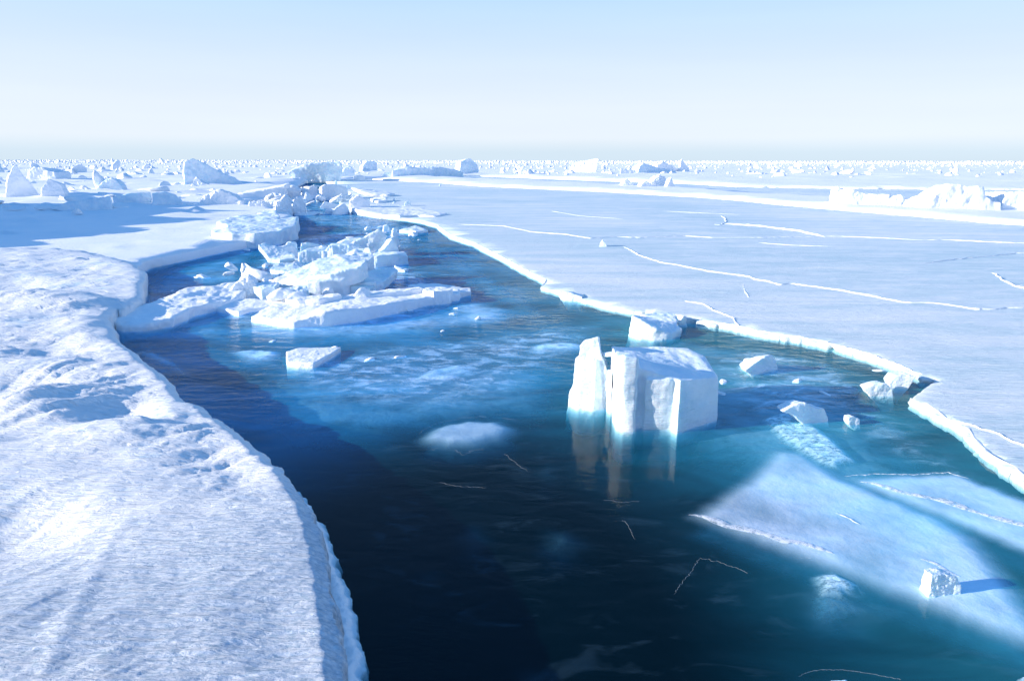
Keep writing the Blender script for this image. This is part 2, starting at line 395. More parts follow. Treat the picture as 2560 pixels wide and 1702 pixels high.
def solid(rings, seed, dim=None, res=55, amp=0.05, fine=0.014, flute=0.0, it=5):
    fine *= .6
    """rings: list of solids, each (top ring, bottom ring) of equal length 3D points"""
    V, F = [], []
    for top, bot in rings:
        n_ = len(top); b0 = len(V); V += [tuple(map(float, q)) for q in top] + [tuple(map(float, q)) for q in bot]
        F.append(tuple(range(b0, b0 + n_))); F.append(tuple(range(b0 + 2 * n_ - 1, b0 + n_ - 1, -1)))
        for i in range(n_):
            j = (i + 1) % n_; F.append((b0 + i, b0 + n_ + i, b0 + n_ + j, b0 + j))
    A = np.array(V); ext = A.max(0) - A.min(0); mx_ = ext.max()
    dim = dim or float(np.prod(np.maximum(ext, 0.02)) ** (1 / 3))
    co, no, fs = voxel(V, F, float(max(mx_ / (res * 1.6), dim / res)), it)
    return rough(co, no, dim, amp, fine, seed, flute), fs

def face_plane(xc, yb, yaw, z0):
    g = G(xc, yb, z0); n_ = np.array([math.sin(R(yaw)), -math.cos(R(yaw)), 0.0]); return g, n_
def berg_rings(sil, yb, depth, z0=0.0, yaw=25, shrink=0.8, sink=0.3, lean=0.0, xc=None):
    """an upright block with this outline on the side we see, running back from it"""
    sil = np.array(sil, float); xc = sil[:, 0].mean() if xc is None else xc
    g, n_ = face_plane(xc, yb, yaw, z0)
    d = ray(sil[:, 0], sil[:, 1]); cam_p = np.array([0, 0, CAM_H])
    t = ((g - cam_p) @ n_) / (d @ n_); P = cam_p + d * t[:, None]
    low = P[:, 2] < z0 + 0.12 * (P[:, 2].max() - z0); P[low, 2] = z0 - sink
    c = P.mean(0); B = P - n_ * depth; cb = c - n_ * depth
    B = cb + (B - cb) * shrink; B[low, 2] = z0 - sink
    B += (n_ * lean)
    return P, B
def berg(name, label, cat, sil, yb, depth, z0=0.0, yaw=25, mt='berg_ice', seed=0, extra=(), group=None, parent=None, **kw):
    kk = {k: kw.pop(k) for k in list(kw) if k in ('shrink', 'sink', 'lean', 'xc')}
    rings = [berg_rings(sil, yb, depth, z0, yaw, **kk)]
    for e in extra: rings.append(berg_rings(e[0], e[1], e[2], z0, e[3] if len(e) > 3 else yaw))
    co, fs = solid(rings, seed, **kw)
    o = link_mesh(name, co, fs, mt, parent)
    if parent is None: recentre(o); tag(o, label, cat, group)
    return o
def slab_rings(top, th, z0=0.0, z_ok=None, grow=1.0):
    T = np.array([Q(*q, z0) for q in top]); c = T.mean(0)
    u, s, vt = np.linalg.svd(T - c); nn = vt[2] * (1 if vt[2][2] > 0 else -1)
    dn = (nn * 0.6 + np.array([0, 0, 1]) * 0.4) * th
    B = c + (T - c) * grow - dn
    return T, B
def slab(name, label, cat, top, th, z0=0.0, mt='berg_ice', seed=0, extra=(), group=None, parent=None, grow=1.0, **kw):
    rings = [slab_rings(top, th, z0, grow=grow)]
    for e in extra: rings.append(slab_rings(e[0], e[1], z0))
    kw.setdefault('res', 60)
    co, fs = solid(rings, seed, **kw)
    o = link_mesh(name, co, fs, mt, parent)
    if parent is None: recentre(o); tag(o, label, cat, group)
    return o
def px(lst, ox, oy, s):
    """pixels read off an enlargement of the photo -> photo pixels"""
    return [(ox + x / s, oy + y / s) for x, y in lst]
D = 2560 / 2358.0
def full(lst): return [(x * D, y * D) for x, y in lst]

exec_parts = []
#==SETTING==
# ---------------------------------------------------------------- water
def box_mesh(name, x0, y0, z0, x1, y1, z1, material):
    V = [(x0, y0, z0), (x1, y0, z0), (x1, y1, z0), (x0, y1, z0), (x0, y0, z1), (x1, y0, z1), (x1, y1, z1), (x0, y1, z1)]
    F = [(3, 2, 1, 0), (4, 5, 6, 7), (0, 1, 5, 4), (1, 2, 6, 5), (2, 3, 7, 6), (3, 0, 4, 7)]
    return link_mesh(name, V, F, material, smooth=False)
def water_body():
    xs = np.concatenate([[-60], np.arange(-32, 12.01, .2), [20, 35, 60]]); ys = [-4.0, 4, 8, 12, 16]; y = 18.0
    while y < 120: ys.append(y); y += .11 + max(0, y - 18) * .006
    ys = np.array(ys + [130.0]); X, Y = np.meshgrid(xs, ys); p = np.stack([X.ravel(), Y.ravel(), X.ravel() * 0], 1)
    patch = sstep(-.25, .2, fbm(p * .18 + 5, 3)) * sstep(19, 25, p[:, 1]) * (.35 + .65 * sstep(24, 40, p[:, 1]))
    q = p * (1.3, 2.4, 1); q[:, 0] += q[:, 1] * .25
    z = (-np.abs(fbm(q, 4, .55)) * 1.2 + .25 + .6 * fbm(q * .45 + 9, 2)) * .045 * patch
    rim = (p[:, 0] < -32.1) | (p[:, 0] > 12.1) | (p[:, 1] > 129) | (p[:, 1] < 18); z[rim] = 0
    V = [tuple(a) for a in np.stack([p[:, 0], p[:, 1], z], 1)]; nx, ny = len(xs), len(ys)
    F = [(r * nx + c_, r * nx + c_ + 1, (r + 1) * nx + c_ + 1, (r + 1) * nx + c_) for r in range(ny - 1) for c_ in range(nx - 1)]
    b = len(V); V += [(-60, -4, -7), (60, -4, -7), (60, 130, -7), (-60, 130, -7)]
    F.append((b + 3, b + 2, b + 1, b))
    F.append(tuple([b, b + 1] + list(range(nx - 1, -1, -1)))); F.append(tuple([b + 2, b + 3] + [(ny - 1) * nx + c_ for c_ in range(nx)]))
    F.append(tuple([b + 1, b + 2] + [r * nx + nx - 1 for r in range(ny - 1, -1, -1)])); F.append(tuple([b + 3, b] + [r * nx for r in range(ny)]))
    o = link_mesh('sea_water', V, F, 'sea_water', smooth=True)
    for p_ in list(o.data.polygons)[-5:]: p_.use_smooth = False
    return tag(o, kind='structure')
water_body()
tag(box_mesh('deep_water', -70, -10, -8.0, 70, 140, -7.01, 'deep_sea'), kind='structure')

# ---------------------------------------------------------------- right hand sheet of new ice
RE = [(790, 404.6), (800, 430), (815, 455), (840, 490), (856, 520), (883, 531), (941, 541), (1009, 548), (1056, 555), (1090, 565), (1107, 579), (1127, 592), (1181, 609), (1258, 648),
      (1307, 675), (1361, 701), (1353, 716), (1399, 728), (1456, 747), (1563, 773), (1640, 783), (1745, 801), (1834, 815), (1892, 829), (2007, 846), (2080, 861), (2162, 884),
      (2243, 913), (2303, 938), (2340, 950), (2290, 985), (2275, 995), (2352, 1038), (2401, 1066), (2460, 1121), (2560, 1196), (2760, 1330), (3300, 1500), (4200, 1500), (4200, 404.6)]
def z_new_ice(v, rd):
    w = fbm(np.stack([v[:, 0] * 0.35, v[:, 1] * 0.35, v[:, 0] * 0], 1), 4) * 0.03
    return w * sstep(0, 1, rd)
right_sheet = sheet('sea_ice', RE, 0.11, 0.18, 'new_sea_ice', step=13, obstep=4, ragged=5, seed=2, ztop=z_new_ice, box=(600, 405, 3200, 1500), lip=0.035)
tag(right_sheet, kind='structure')

# ridges, healed cracks and blown snow lines on it
def ridge(line, w, h, z, seed, name='pressure_ridge', mt='packed_snow', parent=None, skirt=0.05):
    g = G([q[0] for q in line], [q[1] for q in line], z)[:, :2]
    pts = []
    for a, b_ in zip(g[:-1], g[1:]):
        L = np.linalg.norm(b_ - a); k = max(2, int(L / (w * 0.6))); k = min(k, 160)
        for t in range(k): pts.append(a + (b_ - a) * t / k)
    pts.append(g[-1]); pts = np.array(pts); n_ = len(pts)
    s = np.arange(n_) * 0.37
    wob = fbm(np.stack([s * 0.5, s * 0 + seed, s * 0], 1), 3) * w * 1.2
    tg = np.gradient(pts, axis=0); nm = np.stack([-tg[:, 1], tg[:, 0]], 1); nm /= np.linalg.norm(nm, axis=1)[:, None] + 1e-9
    pts = pts + nm * wob[:, None]
    end = np.sin(np.clip(np.linspace(0, 1, n_) * 8, 0, 1) * math.pi / 2) * np.sin(np.clip((1 - np.linspace(0, 1, n_)) * 8, 0, 1) * math.pi / 2)
    ww = w * (0.25 + 1.5 * np.abs(fbm(np.stack([s, s * 0, s * 0 + seed], 1), 3))) * (0.15 + 0.85 * end)
    hh = h * (0.35 + 1.1 * np.abs(fbm(np.stack([s * 1.3, s * 0 + 3, s * 0 + seed], 1), 4))) * end
    V, F = [], []; prof = [(-1, -0.35), (-0.7, 0.35), (-0.2, 0.95), (0.25, 0.8), (0.7, 0.3), (1, -0.35)]; K = len(prof)
    for i in range(n_):
        for k, (a, b_) in enumerate(prof):
            q = pts[i] + nm[i] * ww[i] * a * 0.5; V.append((q[0], q[1], z + (hh[i] * b_ if b_ > 0 else -skirt)))
    for i in range(n_ - 1):
        for k in range(K - 1):
            a = i * K + k; F.append((a, a + 1, a + K + 1, a + K))
    return link_mesh(name, V, F, mt, parent)
rr = [([(1100, 562), (1150, 561), (1258, 565), (1330, 580), (1414, 586), (1475, 596), (1540, 592), (1600, 594), (1715, 590), (1780, 594), (1900, 594), (2060, 591)], .13, .04),
      ([(1804, 559), (1900, 566), (2000, 578), (2062, 592)], .34, .14), ([(2062, 590), (2140, 592), (2220, 596), (2290, 600), (2380, 600), (2500, 606), (2700, 612)], .18, .05),
      ([(1785, 561), (1800, 562), (1815, 556), (1813, 546), (1803, 540)], .16, .07), ([(1895, 607), (1980, 613), (2070, 616)], .2, .03),
      ([(1557, 615), (1598, 638), (1650, 656), (1700, 664), (1777, 679), (1860, 690), (1950, 712), (1984, 710), (2099, 725), (2180, 740), (2255, 756), (2340, 758), (2445, 774), (2560, 768), (2750, 775)], .15, .06),
      ([(2480, 682), (2530, 712), (2600, 730), (2700, 760)], .2, .08), ([(2300, 660), (2390, 648), (2480, 640), (2540, 633), (2640, 634)], .14, .04),
      ([(1712, 752), (1760, 760), (1785, 776), (1830, 792), (1845, 812)], .07, .03), ([(1857, 708), (1862, 728), (1872, 742)], .05, .02),
      ([(1380, 528), (1450, 540), (1560, 548)], .1, .02), ([(1650, 528), (1740, 532), (1850, 537)], .13, .03)]
rr = [([(x + 0.0, y) for x, y in ln], w, h) for ln, w, h in rr]
for k, (ln, w, h) in enumerate(rr):
    ridge(ln, w, h, 0.115, k + 1, parent=right_sheet)
# bright crushed rim along the water
rim = [q for q in RE if 560 < q[0] and 520 < q[1] < 1330]
ridge([(x + 4, y - 2) for x, y in rim[:12]], 0.09, 0.03, 0.10, 40, 'crushed_rim', parent=right_sheet)
ridge([(x + 3, y - 1) for x, y in rim[16:24]], 0.12, 0.05, 0.10, 41, 'crushed_rim', parent=right_sheet)
ridge([(x + 3, y) for x, y in [(2275, 995), (2352, 1038), (2401, 1066), (2460, 1121), (2560, 1196), (2760, 1330)]], 0.24, 0.07, 0.08, 42, 'crushed_rim', parent=right_sheet)
ridge([(2380, 1050), (2440, 1066), (2500, 1086), (2545, 1108), (2620, 1140)], 0.07, 0.03, 0.115, 43, 'pressure_ridge', parent=right_sheet)

# snow covered floe edge farther out on the right
SP = [(930, 446), (1080, 452), (1200, 461), (1350, 467), (1500, 473), (1640, 481), (1740, 486), (1850, 494), (1930, 502), (2100, 516), (2300, 531), (2480, 546), (2700, 560), (3100, 580),
      (3100, 500), (2560, 497), (2300, 494), (2050, 487), (1900, 480), (1780, 470), (1650, 462), (1500, 456), (1300, 449), (1150, 443), (1000, 440)]
def z_snow(v, rd): return fbm(np.stack([v[:, 0] * .12, v[:, 1] * .12, v[:, 0] * 0], 1), 4) * 0.25 * sstep(0, 3, rd) + (0.5 - np.abs(fbm(np.stack([v[:, 0] * .16, v[:, 1] * .08, v[:, 0] * 0 + 14], 1), 4, .6))) ** 2 * 2.0 * sstep(90, 160, v[:, 1]) * sstep(0, 6, rd)
o = sheet('snow_field', SP, 0.42, 0.5, 'packed_snow', step=11, obstep=6, ragged=3, seed=9, ztop=z_snow, lip=0.15)
tag(o, kind='structure')

FP = [(830, 450), (1000, 440), (1200, 438), (1500, 449), (1700, 455), (1850, 463), (2100, 467), (2560, 471), (3100, 474), (3300, 430), (3300, 404.6), (805, 404.6)]
o = sheet('snow_field', FP, 0.40, 0.5, 'packed_snow', step=11, obstep=6, ragged=3, seed=19, ztop=z_snow, lip=0.15)
tag(o, kind='structure')
# ---------------------------------------------------------------- left hand pack ice plain
LE = [(376, 645), (450, 631), (520, 617), (600, 602), (644, 596), (700, 580), (735, 560), (740, 545), (720, 530), (690, 516), (640, 508), (620, 500), (700, 495), (716, 480), (745, 462), (770, 450), (800, 440), (795, 404.6),
      (-1600, 404.6), (-1600, 700), (-300, 700), (0, 690), (180, 690), (300, 680)]
def z_pack(v, rd):
    w = fbm(np.stack([v[:, 0] * .1, v[:, 1] * .1, v[:, 0] * 0 + 4], 1), 4) * 0.22 * sstep(40, 70, v[:, 1])
    w += (0.5 - np.abs(fbm(np.stack([v[:, 0] * .16, v[:, 1] * .10, v[:, 0] * 0 + 14], 1), 4, .6))) ** 2 * 2.2 * sstep(52, 100, v[:, 1])
    w += np.maximum(fbm(np.stack([v[:, 0] * .5, v[:, 1] * .5, v[:, 0] * 0 + 24], 1), 3) - .13, 0) * 1.0 * sstep(26, 34, v[:, 1])
    w += fbm(np.stack([v[:, 0] * .8, v[:, 1] * .8, v[:, 0] * 0 + 8], 1), 3) * 0.03
    return w * sstep(0, 1.2, rd)
o = sheet('pack_ice', LE, 0.38, 0.9, 'packed_snow', step=12, obstep=6, ragged=3, seed=5, ztop=z_pack, box=(-900, 405, 850, 700), lip=0.06)
tag(o, kind='structure')

# ---------------------------------------------------------------- near floe, left foreground
LF = full([(-500, 640), (-200, 585), (0, 571), (100, 567), (180, 573), (260, 590), (310, 606), (336, 624), (330, 650), (326, 682), (300, 696), (256, 712), (248, 728), (262, 752), (268, 776), (300, 800), (340, 830), (380, 862), (404, 888),
      (412, 906), (430, 921), (460, 924), (480, 945), (530, 975), (570, 1000), (605, 1037), (640, 1062), (672, 1100), (697, 1136), (712, 1165), (733, 1218), (745, 1262), (758, 1320), (769, 1400), (778, 1450), (787, 1520), (793, 1568), (800, 1700),
      (-900, 1700), (-1300, 1000)])
LFz = 0.5
def gz(lst, z=LFz): a = np.array(full(lst)); return G(a[:, 0], a[:, 1], z)[:, :2]
drift = gz([(40, 1640), (90, 1568), (150, 1450), (200, 1340), (235, 1240), (270, 1195), (310, 1160)])
dents = [((285, 940), .55, .5, .22), ((20, 880), 1.0, .5, .3), ((30, 650), 1.6, 1.0, .3), ((150, 800), .8, .4, .12), ((-60, 1250), 1.2, .9, .3), ((10, 1180), .6, .5, .18), ((430, 960), .5, .25, .08), ((70, 990), .7, .35, .15), ((230, 1360), .35, .3, .05), ((380, 830), .5, .3, .08)]
humps = [((90, 700), 2.2, .8, .28), ((60, 935), .5, .3, .16), ((215, 740), 1.0, .8, .15), ((250, 1000), 1.2, .5, .12), ((480, 940), .8, .5, .10), ((20, 590), 3.0, 1.5, .12), ((120, 900), 1.2, .4, .12)]
def z_floe(v, rd):
    x, y = v[:, 0], v[:, 1]; w = np.zeros(len(v))
    for s, lst in ((-1, dents), (1, humps)):
        for c, a, b_, h in lst:
            g = gz([c])[0]; q = ((x - g[0]) / a) ** 2 + ((y - g[1]) / b_) ** 2; w += s * h * np.exp(-q)
    ca, sa = math.cos(R(38)), math.sin(R(38))
    wx = fbm(np.stack([x * .3, y * .3, x * 0], 1), 2) * 1.2
    u, t = x * ca + y * sa + wx, -x * sa + y * ca + wx
    smooth = sstep(7.6, 9.2, y + x * 0.6 + 3.2)           # near end is flatter
    amp = 0.25 + 0.75 * smooth
    w += fbm(np.stack([u * 0.8, t * 3.2, x * 0], 1), 5, 0.55) * 0.15 * amp
    w += fbm(np.stack([x * .45, y * .45, x * 0 + 9], 1), 3) * 0.14
    w += fbm(np.stack([u * 4, t * 11, x * 0 + 2], 1), 4, 0.5) * 0.018 * (0.4 + amp)
    dd, par = line_dist(v, drift)
    w += 0.014 * np.exp(-(dd / 0.09) ** 2) * sstep(1.0, 0.8, par)
    e = sstep(0.0, 0.6, rd)
    return w * (0.25 + 0.75 * e) - 0.03 * (1 - sstep(0, 0.12, rd))
near = bpy.data.objects.new('snow_floe', None); C.objects.link(near)
tag(near, 'broad snow-covered ice floe filling the left foreground', 'ice floe')
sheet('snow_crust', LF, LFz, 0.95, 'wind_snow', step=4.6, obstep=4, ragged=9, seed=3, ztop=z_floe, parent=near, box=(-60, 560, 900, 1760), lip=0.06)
FT = full([(690, 1120), (718, 1156), (746, 1200), (766, 1250), (780, 1300), (804, 1350), (818, 1400), (822, 1450), (842, 1500), (832, 1540), (842, 1600), (852, 1700), (740, 1700), (740, 1500), (730, 1350), (705, 1200), (670, 1110)])
def z_foot(v, rd): return fbm(np.stack([v[:, 0] * 7, v[:, 1] * 7, v[:, 0] * 0], 1), 4, 0.65) * 0.05 - 0.06 * (1 - sstep(0, .10, rd))
sheet('ice_foot', FT, 0.05, 0.5, 'packed_snow', step=4.5, obstep=4, ragged=6, seed=13, ztop=z_foot, parent=near, lip=0.03)
#==OBJECTS==
ZL, ZR = 0.38, 0.11
# ---------------------------------------------------------------- the big melting block in the right foreground
def block():
    root = bpy.data.objects.new('ice_block', None); C.objects.link(root)
    root.location = G(1660, 1050, 0)
    def ring(lst): return np.array([Q(*q) for q in lst])
    def down(lst, z=-0.55, grow=1.0):
        g = np.array([G(x, y, 0) for x, y in lst]); c = g.mean(0); g = c + (g - c) * grow; g[:, 2] = z; return g
    top = [(1533, 1068, 893), (1585, 1076, 895), (1590, 1068, 918), (1680, 1074, 944), (1692, 1082, 948), (1789, 1048, 941), (1752, 1004, 888), (1710, 996, 866), (1600, 996, 864), (1524, 1004, 864)]
    base = [(1538, 1070), (1584, 1078), (1592, 1070), (1676, 1072), (1692, 1084), (1790, 1050), (1775, 1006), (1715, 996), (1600, 996), (1526, 1006)]
    A = (ring(top), down(base))
    P = (ring([(1529, 1070, 893), (1556, 1078, 889), (1586, 1078, 894), (1583, 1060, 884), (1532, 1050, 874)]), down([(1536, 1070), (1556, 1078), (1588, 1079), (1590, 1060), (1530, 1050)]))
    F = (ring([(1606, 1075, 945), (1672, 1076, 950), (1668, 1060, 938), (1610, 1056, 930)]), down([(1606, 1072), (1676, 1073), (1672, 1058), (1608, 1054)]))
    co, fs = solid([A, P, F], 4, dim=1.5, res=75, amp=0.04, fine=0.005, flute=0.012, it=14)
    o = link_mesh('main_block', co - np.array(root.location), fs, 'berg_ice', root)
    # horn on the left, leaning away from the block
    H = berg_rings([(1414, 1012), (1420, 988), (1434, 956), (1436, 922), (1438, 897), (1447, 889), (1450, 864), (1462, 851), (1480, 847), (1496, 843), (1498, 858), (1503, 884), (1509, 902), (1516, 922), (1520, 960), (1520, 1020), (1470, 1024)], 1018, .42, 0, -14, .82, .45)
    H2 = (ring([(1440, 1016, 905), (1452, 1018, 897), (1488, 1022, 899), (1510, 1016, 915), (1500, 1002, 900), (1446, 1002, 898)]), down([(1424, 1014), (1446, 1024), (1484, 1029), (1520, 1020), (1512, 998), (1430, 996)], -0.45))
    co, fs = solid([H, H2], 8, dim=0.8, res=80, amp=0.045, fine=0.006, flute=0.01, it=5)
    link_mesh('ice_horn', co - np.array(root.location), fs, 'berg_ice', root)
    # thin bridge that still joins the two, with a hole melted under it
    B1 = (ring([(1502, 1016, 882), (1528, 1030, 880), (1528, 1020, 878), (1504, 1008, 880)]), ring([(1502, 1016, 893), (1528, 1030, 892), (1528, 1020, 890), (1504, 1008, 891)]))
    B2 = (ring([(1506, 1016, 925), (1527, 1030, 925), (1527, 1020, 922), (1507, 1008, 922)]), down([(1506, 1018), (1530, 1034), (1528, 1020), (1508, 1008)], -0.4))
    co, fs = solid([B1, B2], 3, dim=0.35, res=45, amp=0.03, fine=0.01)
    link_mesh('ice_bridge', co - np.array(root.location), fs, 'berg_ice', root)
    tag(root, 'tall square block of melting ice with a thin horn on its left', 'ice block')
block()

# ---------------------------------------------------------------- the pile in the middle of the lead
c = 'ice slab'
slab('ice_slab', 'longest low slab under the piled ice, its snowy edge turned to the viewer', c,
     [(626, 802, 790), (680, 812, 796), (736, 820, 804), (816, 815, 782), (907, 802, 768), (985, 785, 757), (1057, 766, 746), (1150, 750, 733), (1150, 738, 722), (1050, 742, 726), (960, 752, 736), (870, 762, 742), (760, 768, 748), (680, 778, 762)], 0.75, seed=1, amp=.03, fine=.014, res=110, mt='packed_snow', flute=.01)
slab('ice_slab', 'thin pointed slab at the left end of the pile, tilted towards the water', c,
     [(499, 762, 752), (530, 775, 765), (598, 790, 780), (625, 780, 772), (720, 770, 757), (700, 762, 750), (640, 760, 747), (545, 757, 746)], 0.32, seed=2, mt='packed_snow', amp=.03)
slab('ice_slab', 'biggest tilted slab on top of the pile, dished with a blue shadow', c,
     [(690, 735, 709), (705, 728, 690), (750, 722, 669), (798, 716, 650), (845, 712, 636), (905, 712, 638), (921, 716, 648), (900, 735, 674), (860, 745, 700), (800, 748, 703), (740, 745, 708)], 0.62, seed=3, amp=.04, fine=.008, res=90,
     extra=[([(770, 742, 690), (830, 745, 685), (900, 742, 668), (918, 728, 655), (880, 718, 652), (800, 725, 672)], .5)])
slab('ice_slab', 'blunt lump leaning behind the biggest tilted slab', c,
     [(850, 705, 643), (893, 700, 621), (927, 700, 618), (938, 704, 640), (922, 712, 654), (880, 712, 652)], 0.6, seed=4)
slab('ice_slab', 'bluish thin slab poking out to the right from under the biggest slab', c,
     [(865, 735, 702), (910, 725, 680), (955, 715, 670), (988, 707, 667), (996, 712, 675), (960, 728, 705), (930, 738, 718), (880, 742, 715)], 0.3, seed=5, mt='blue_ice')
slab('ice_block', 'long fluted block below the biggest tilted slab, cut square at its right end', 'ice block',
     [(798, 745, 722), (830, 742, 716), (880, 738, 710), (940, 735, 704), (938, 728, 700), (880, 728, 702), (820, 734, 712)], 0.75, seed=6, flute=.03)
slab('ice_block', 'square white block at the left foot of the biggest tilted slab', 'ice block',
     [(636, 750, 716), (655, 757, 722), (690, 755, 715), (700, 744, 706), (672, 740, 702), (645, 742, 708)], 0.75, seed=7, amp=.06)
slab('ice_slab', 'pale flake lying between the square block and the biggest tilted slab', c,
     [(690, 752, 724), (730, 752, 716), (768, 750, 711), (774, 754, 724), (745, 762, 738), (700, 762, 742)], 0.3, seed=8, mt='blue_ice')
slab('ice_slab', 'smooth white slab lying on the front of the longest low slab', c,
     [(714, 777, 748), (745, 782, 750), (800, 782, 748), (858, 772, 738), (850, 765, 732), (790, 764, 738), (730, 768, 742)], 0.42, seed=9, mt='packed_snow', amp=.05)
slab('ice_slab', 'narrow slab along the back edge of the longest low slab', c,
     [(850, 768, 742), (920, 764, 738), (1010, 757, 727), (1060, 750, 719), (1050, 744, 717), (980, 748, 722), (900, 754, 730)], 0.35, seed=10, mt='packed_snow')
slab('ice_block', 'fluted block sitting on the right tip of the longest low slab', 'ice block',
     [(1057, 758, 727), (1085, 762, 728), (1125, 758, 726), (1133, 750, 721), (1105, 745, 716), (1065, 748, 719)], 0.62, seed=11, flute=.03, mt='packed_snow')
slab('ice_slab', 'small flat slab afloat behind the right tip of the pile', c,
     [(1020, 722, 714), (1057, 728, 720), (1100, 728, 719), (1140, 722, 714), (1096, 716, 709), (1050, 716, 709)], 0.4, seed=12, mt='packed_snow')
slab('ice_slab', 'wedge at the right tip of the longest low slab', c,
     [(1120, 750, 735), (1178, 738, 728), (1176, 730, 720), (1130, 726, 716), (1100, 738, 722)], 0.4, seed=13, mt='packed_snow')
berg('ice_block', 'row of square fluted ice along the back left of the pile', 'ice block',
     [(746, 654), (744, 632), (760, 626), (813, 627), (822, 614), (868, 611), (905, 617), (880, 640), (848, 655)], 655, 1.3, yaw=8, seed=14, flute=.03, res=70)
slab('ice_block', 'low squarish block at the right side of the pile beside dark water', 'ice block',
     [(922, 668, 642), (945, 668, 640), (1000, 662, 634), (1022, 660, 640), (1012, 650, 628), (975, 650, 627), (935, 655, 633)], 0.75, seed=15, flute=.02)
berg('ice_slab', 'highest pointed slab, leaning up at the back of the pile', c,
     [(872, 632), (868, 612), (910, 592), (946, 573), (955, 576), (970, 590), (960, 612), (942, 640)], 640, .8, yaw=10, seed=16, shrink=.7, amp=.06)
berg('ice_slab', 'low snowy slab left of the highest pointed slab', c,
     [(826, 630), (840, 612), (862, 600), (910, 597), (918, 618), (905, 632)], 634, 1.2, yaw=15, seed=17)
berg('ice_block', 'rounded shaded block right behind the highest pointed slab', 'ice block',
     [(962, 640), (968, 600), (985, 591), (998, 594), (999, 606), (990, 640)], 640, .6, yaw=30, seed=18)
berg('ice_block', 'lopsided triangular block below the highest pointed slab', 'ice block',
     [(925, 660), (938, 634), (960, 622), (980, 596), (986, 600), (998, 625), (998, 660)], 652, .7, yaw=25, seed=19, shrink=.7)
slab('ice_slab', 'fin shaped slab floating left of the pile with its tip raised', c,
     [(648, 650, 611), (664, 648, 607), (690, 648, 614), (735, 650, 632), (738, 656, 645), (700, 658, 650), (672, 656, 645)], 0.22, seed=20, amp=.05)
slab('ice_block', 'pyramid shaped piece afloat just left of the biggest tilted slab', 'ice block',
     [(675, 684, 675), (684, 680, 662), (700, 676, 656), (735, 676, 657), (765, 682, 672), (728, 688, 680)], 0.5, seed=21, amp=.05)
slab('ice_shard', 'little broken shards afloat below the fin shaped slab', 'ice shard',
     [(604, 672, 665), (612, 672, 656), (632, 680, 668), (656, 684, 680), (622, 684, 680)], 0.3, seed=22, amp=.07)
slab('ice_shard', 'thin shard sticking out right of the pile over dark water', 'ice shard',
     [(986, 672, 663), (1000, 676, 668), (1022, 676, 672), (1012, 680, 676), (992, 678, 672)], 0.12, seed=23, amp=.05)
for k, (sil, yb, lb) in enumerate([
    ([(712, 622), (716, 607), (728, 604), (742, 606), (744, 624)], 625, 'small crumbling lump behind the fin shaped slab'),
    ([(748, 624), (752, 608), (770, 606), (800, 612), (812, 624)], 625, 'low crumbling lump left of the highest pointed slab'),
    ([(774, 628), (790, 618), (820, 617), (818, 628)], 629, 'half sunk sliver touching the square fluted row'),
    ([(955, 580), (960, 565), (967, 561), (973, 570), (976, 580)], 580, 'small pointed cone afloat behind the pile'),
    ([(912, 574), (918, 567), (930, 568), (930, 576)], 576, 'tiny lump afloat left of the small cone'),
    ([(980, 580), (984, 571), (994, 573), (992, 581)], 581, 'tiny lump afloat right of the small cone')]):
    berg('ice_lump', lb, 'ice lump', sil, yb, .5, yaw=20, seed=30 + k, res=30, amp=.08)
slab('ice_slab', 'flat pinkish slab afloat near the bend of the right ice edge', c,
     [(997, 582, 574), (1020, 580, 568), (1040, 578, 563), (1070, 581, 575), (1040, 585, 579)], 0.4, seed=37)
# snowy arm reaching from the near floe to the pile
slab('ice_floe', 'long rounded shaded floe reaching from the left shore to the pile', 'ice floe',
     [(284, 820, 802), (326, 800, 772), (402, 775, 742), (467, 752, 720), (575, 734, 707), (630, 738, 712), (600, 760, 742), (566, 772, 752), (489, 790, 765), (434, 815, 795), (369, 826, 812), (310, 828, 815)], 0.7, seed=38, mt='packed_snow', res=90, amp=.06, fine=.02, grow=1.05)
berg('snow_lump', 'knobbly snow heap at the left end of the pile beside the square block', 'snow lump',
     [(566, 740), (580, 720), (592, 704), (612, 696), (632, 700), (640, 715), (646, 740), (620, 752), (590, 752)], 750, 1.2, yaw=15, seed=39, mt='packed_snow', amp=.12, fine=.05)
# separate pieces in open water
slab('ice_slab', 'wedge shaped slab floating alone in the middle of the blue water', c,
     [(716, 892, 878), (749, 882, 869), (800, 880, 868), (853, 877, 867), (835, 892, 880), (785, 920, 908), (745, 918, 906), (718, 914, 903)], 0.5, seed=41, mt='packed_snow', amp=.025, fine=.012)
slab('ice_block', 'snow topped block afloat near the right ice edge, behind the big melting block', 'ice block',
     [(1577, 838, 789), (1600, 845, 800), (1640, 850, 824), (1680, 848, 832), (1705, 836, 822), (1690, 818, 798), (1640, 806, 786), (1585, 812, 787)], 0.9, seed=42, amp=.05, fine=.02)
slab('ice_block', 'low pale block behind the snow topped block', 'ice block',
     [(1600, 806, 786), (1620, 808, 790), (1680, 812, 796), (1690, 806, 788), (1682, 800, 781), (1640, 798, 781)], 0.5, seed=43, amp=.06)
berg('ice_lump', 'small cone beside the snow topped block at the right ice edge', 'ice lump', [(1698, 812), (1702, 798), (1710, 788), (1717, 797), (1720, 812)], 812, .4, yaw=20, seed=44, res=30)
berg('ice_lump', 'dome shaped lump afloat right of the big melting block', 'ice lump',
     [(1862, 926), (1885, 908), (1908, 894), (1926, 888), (1942, 900), (1958, 920), (1955, 930), (1910, 934)], 930, .5, yaw=28, seed=45, amp=.09, shrink=.4)
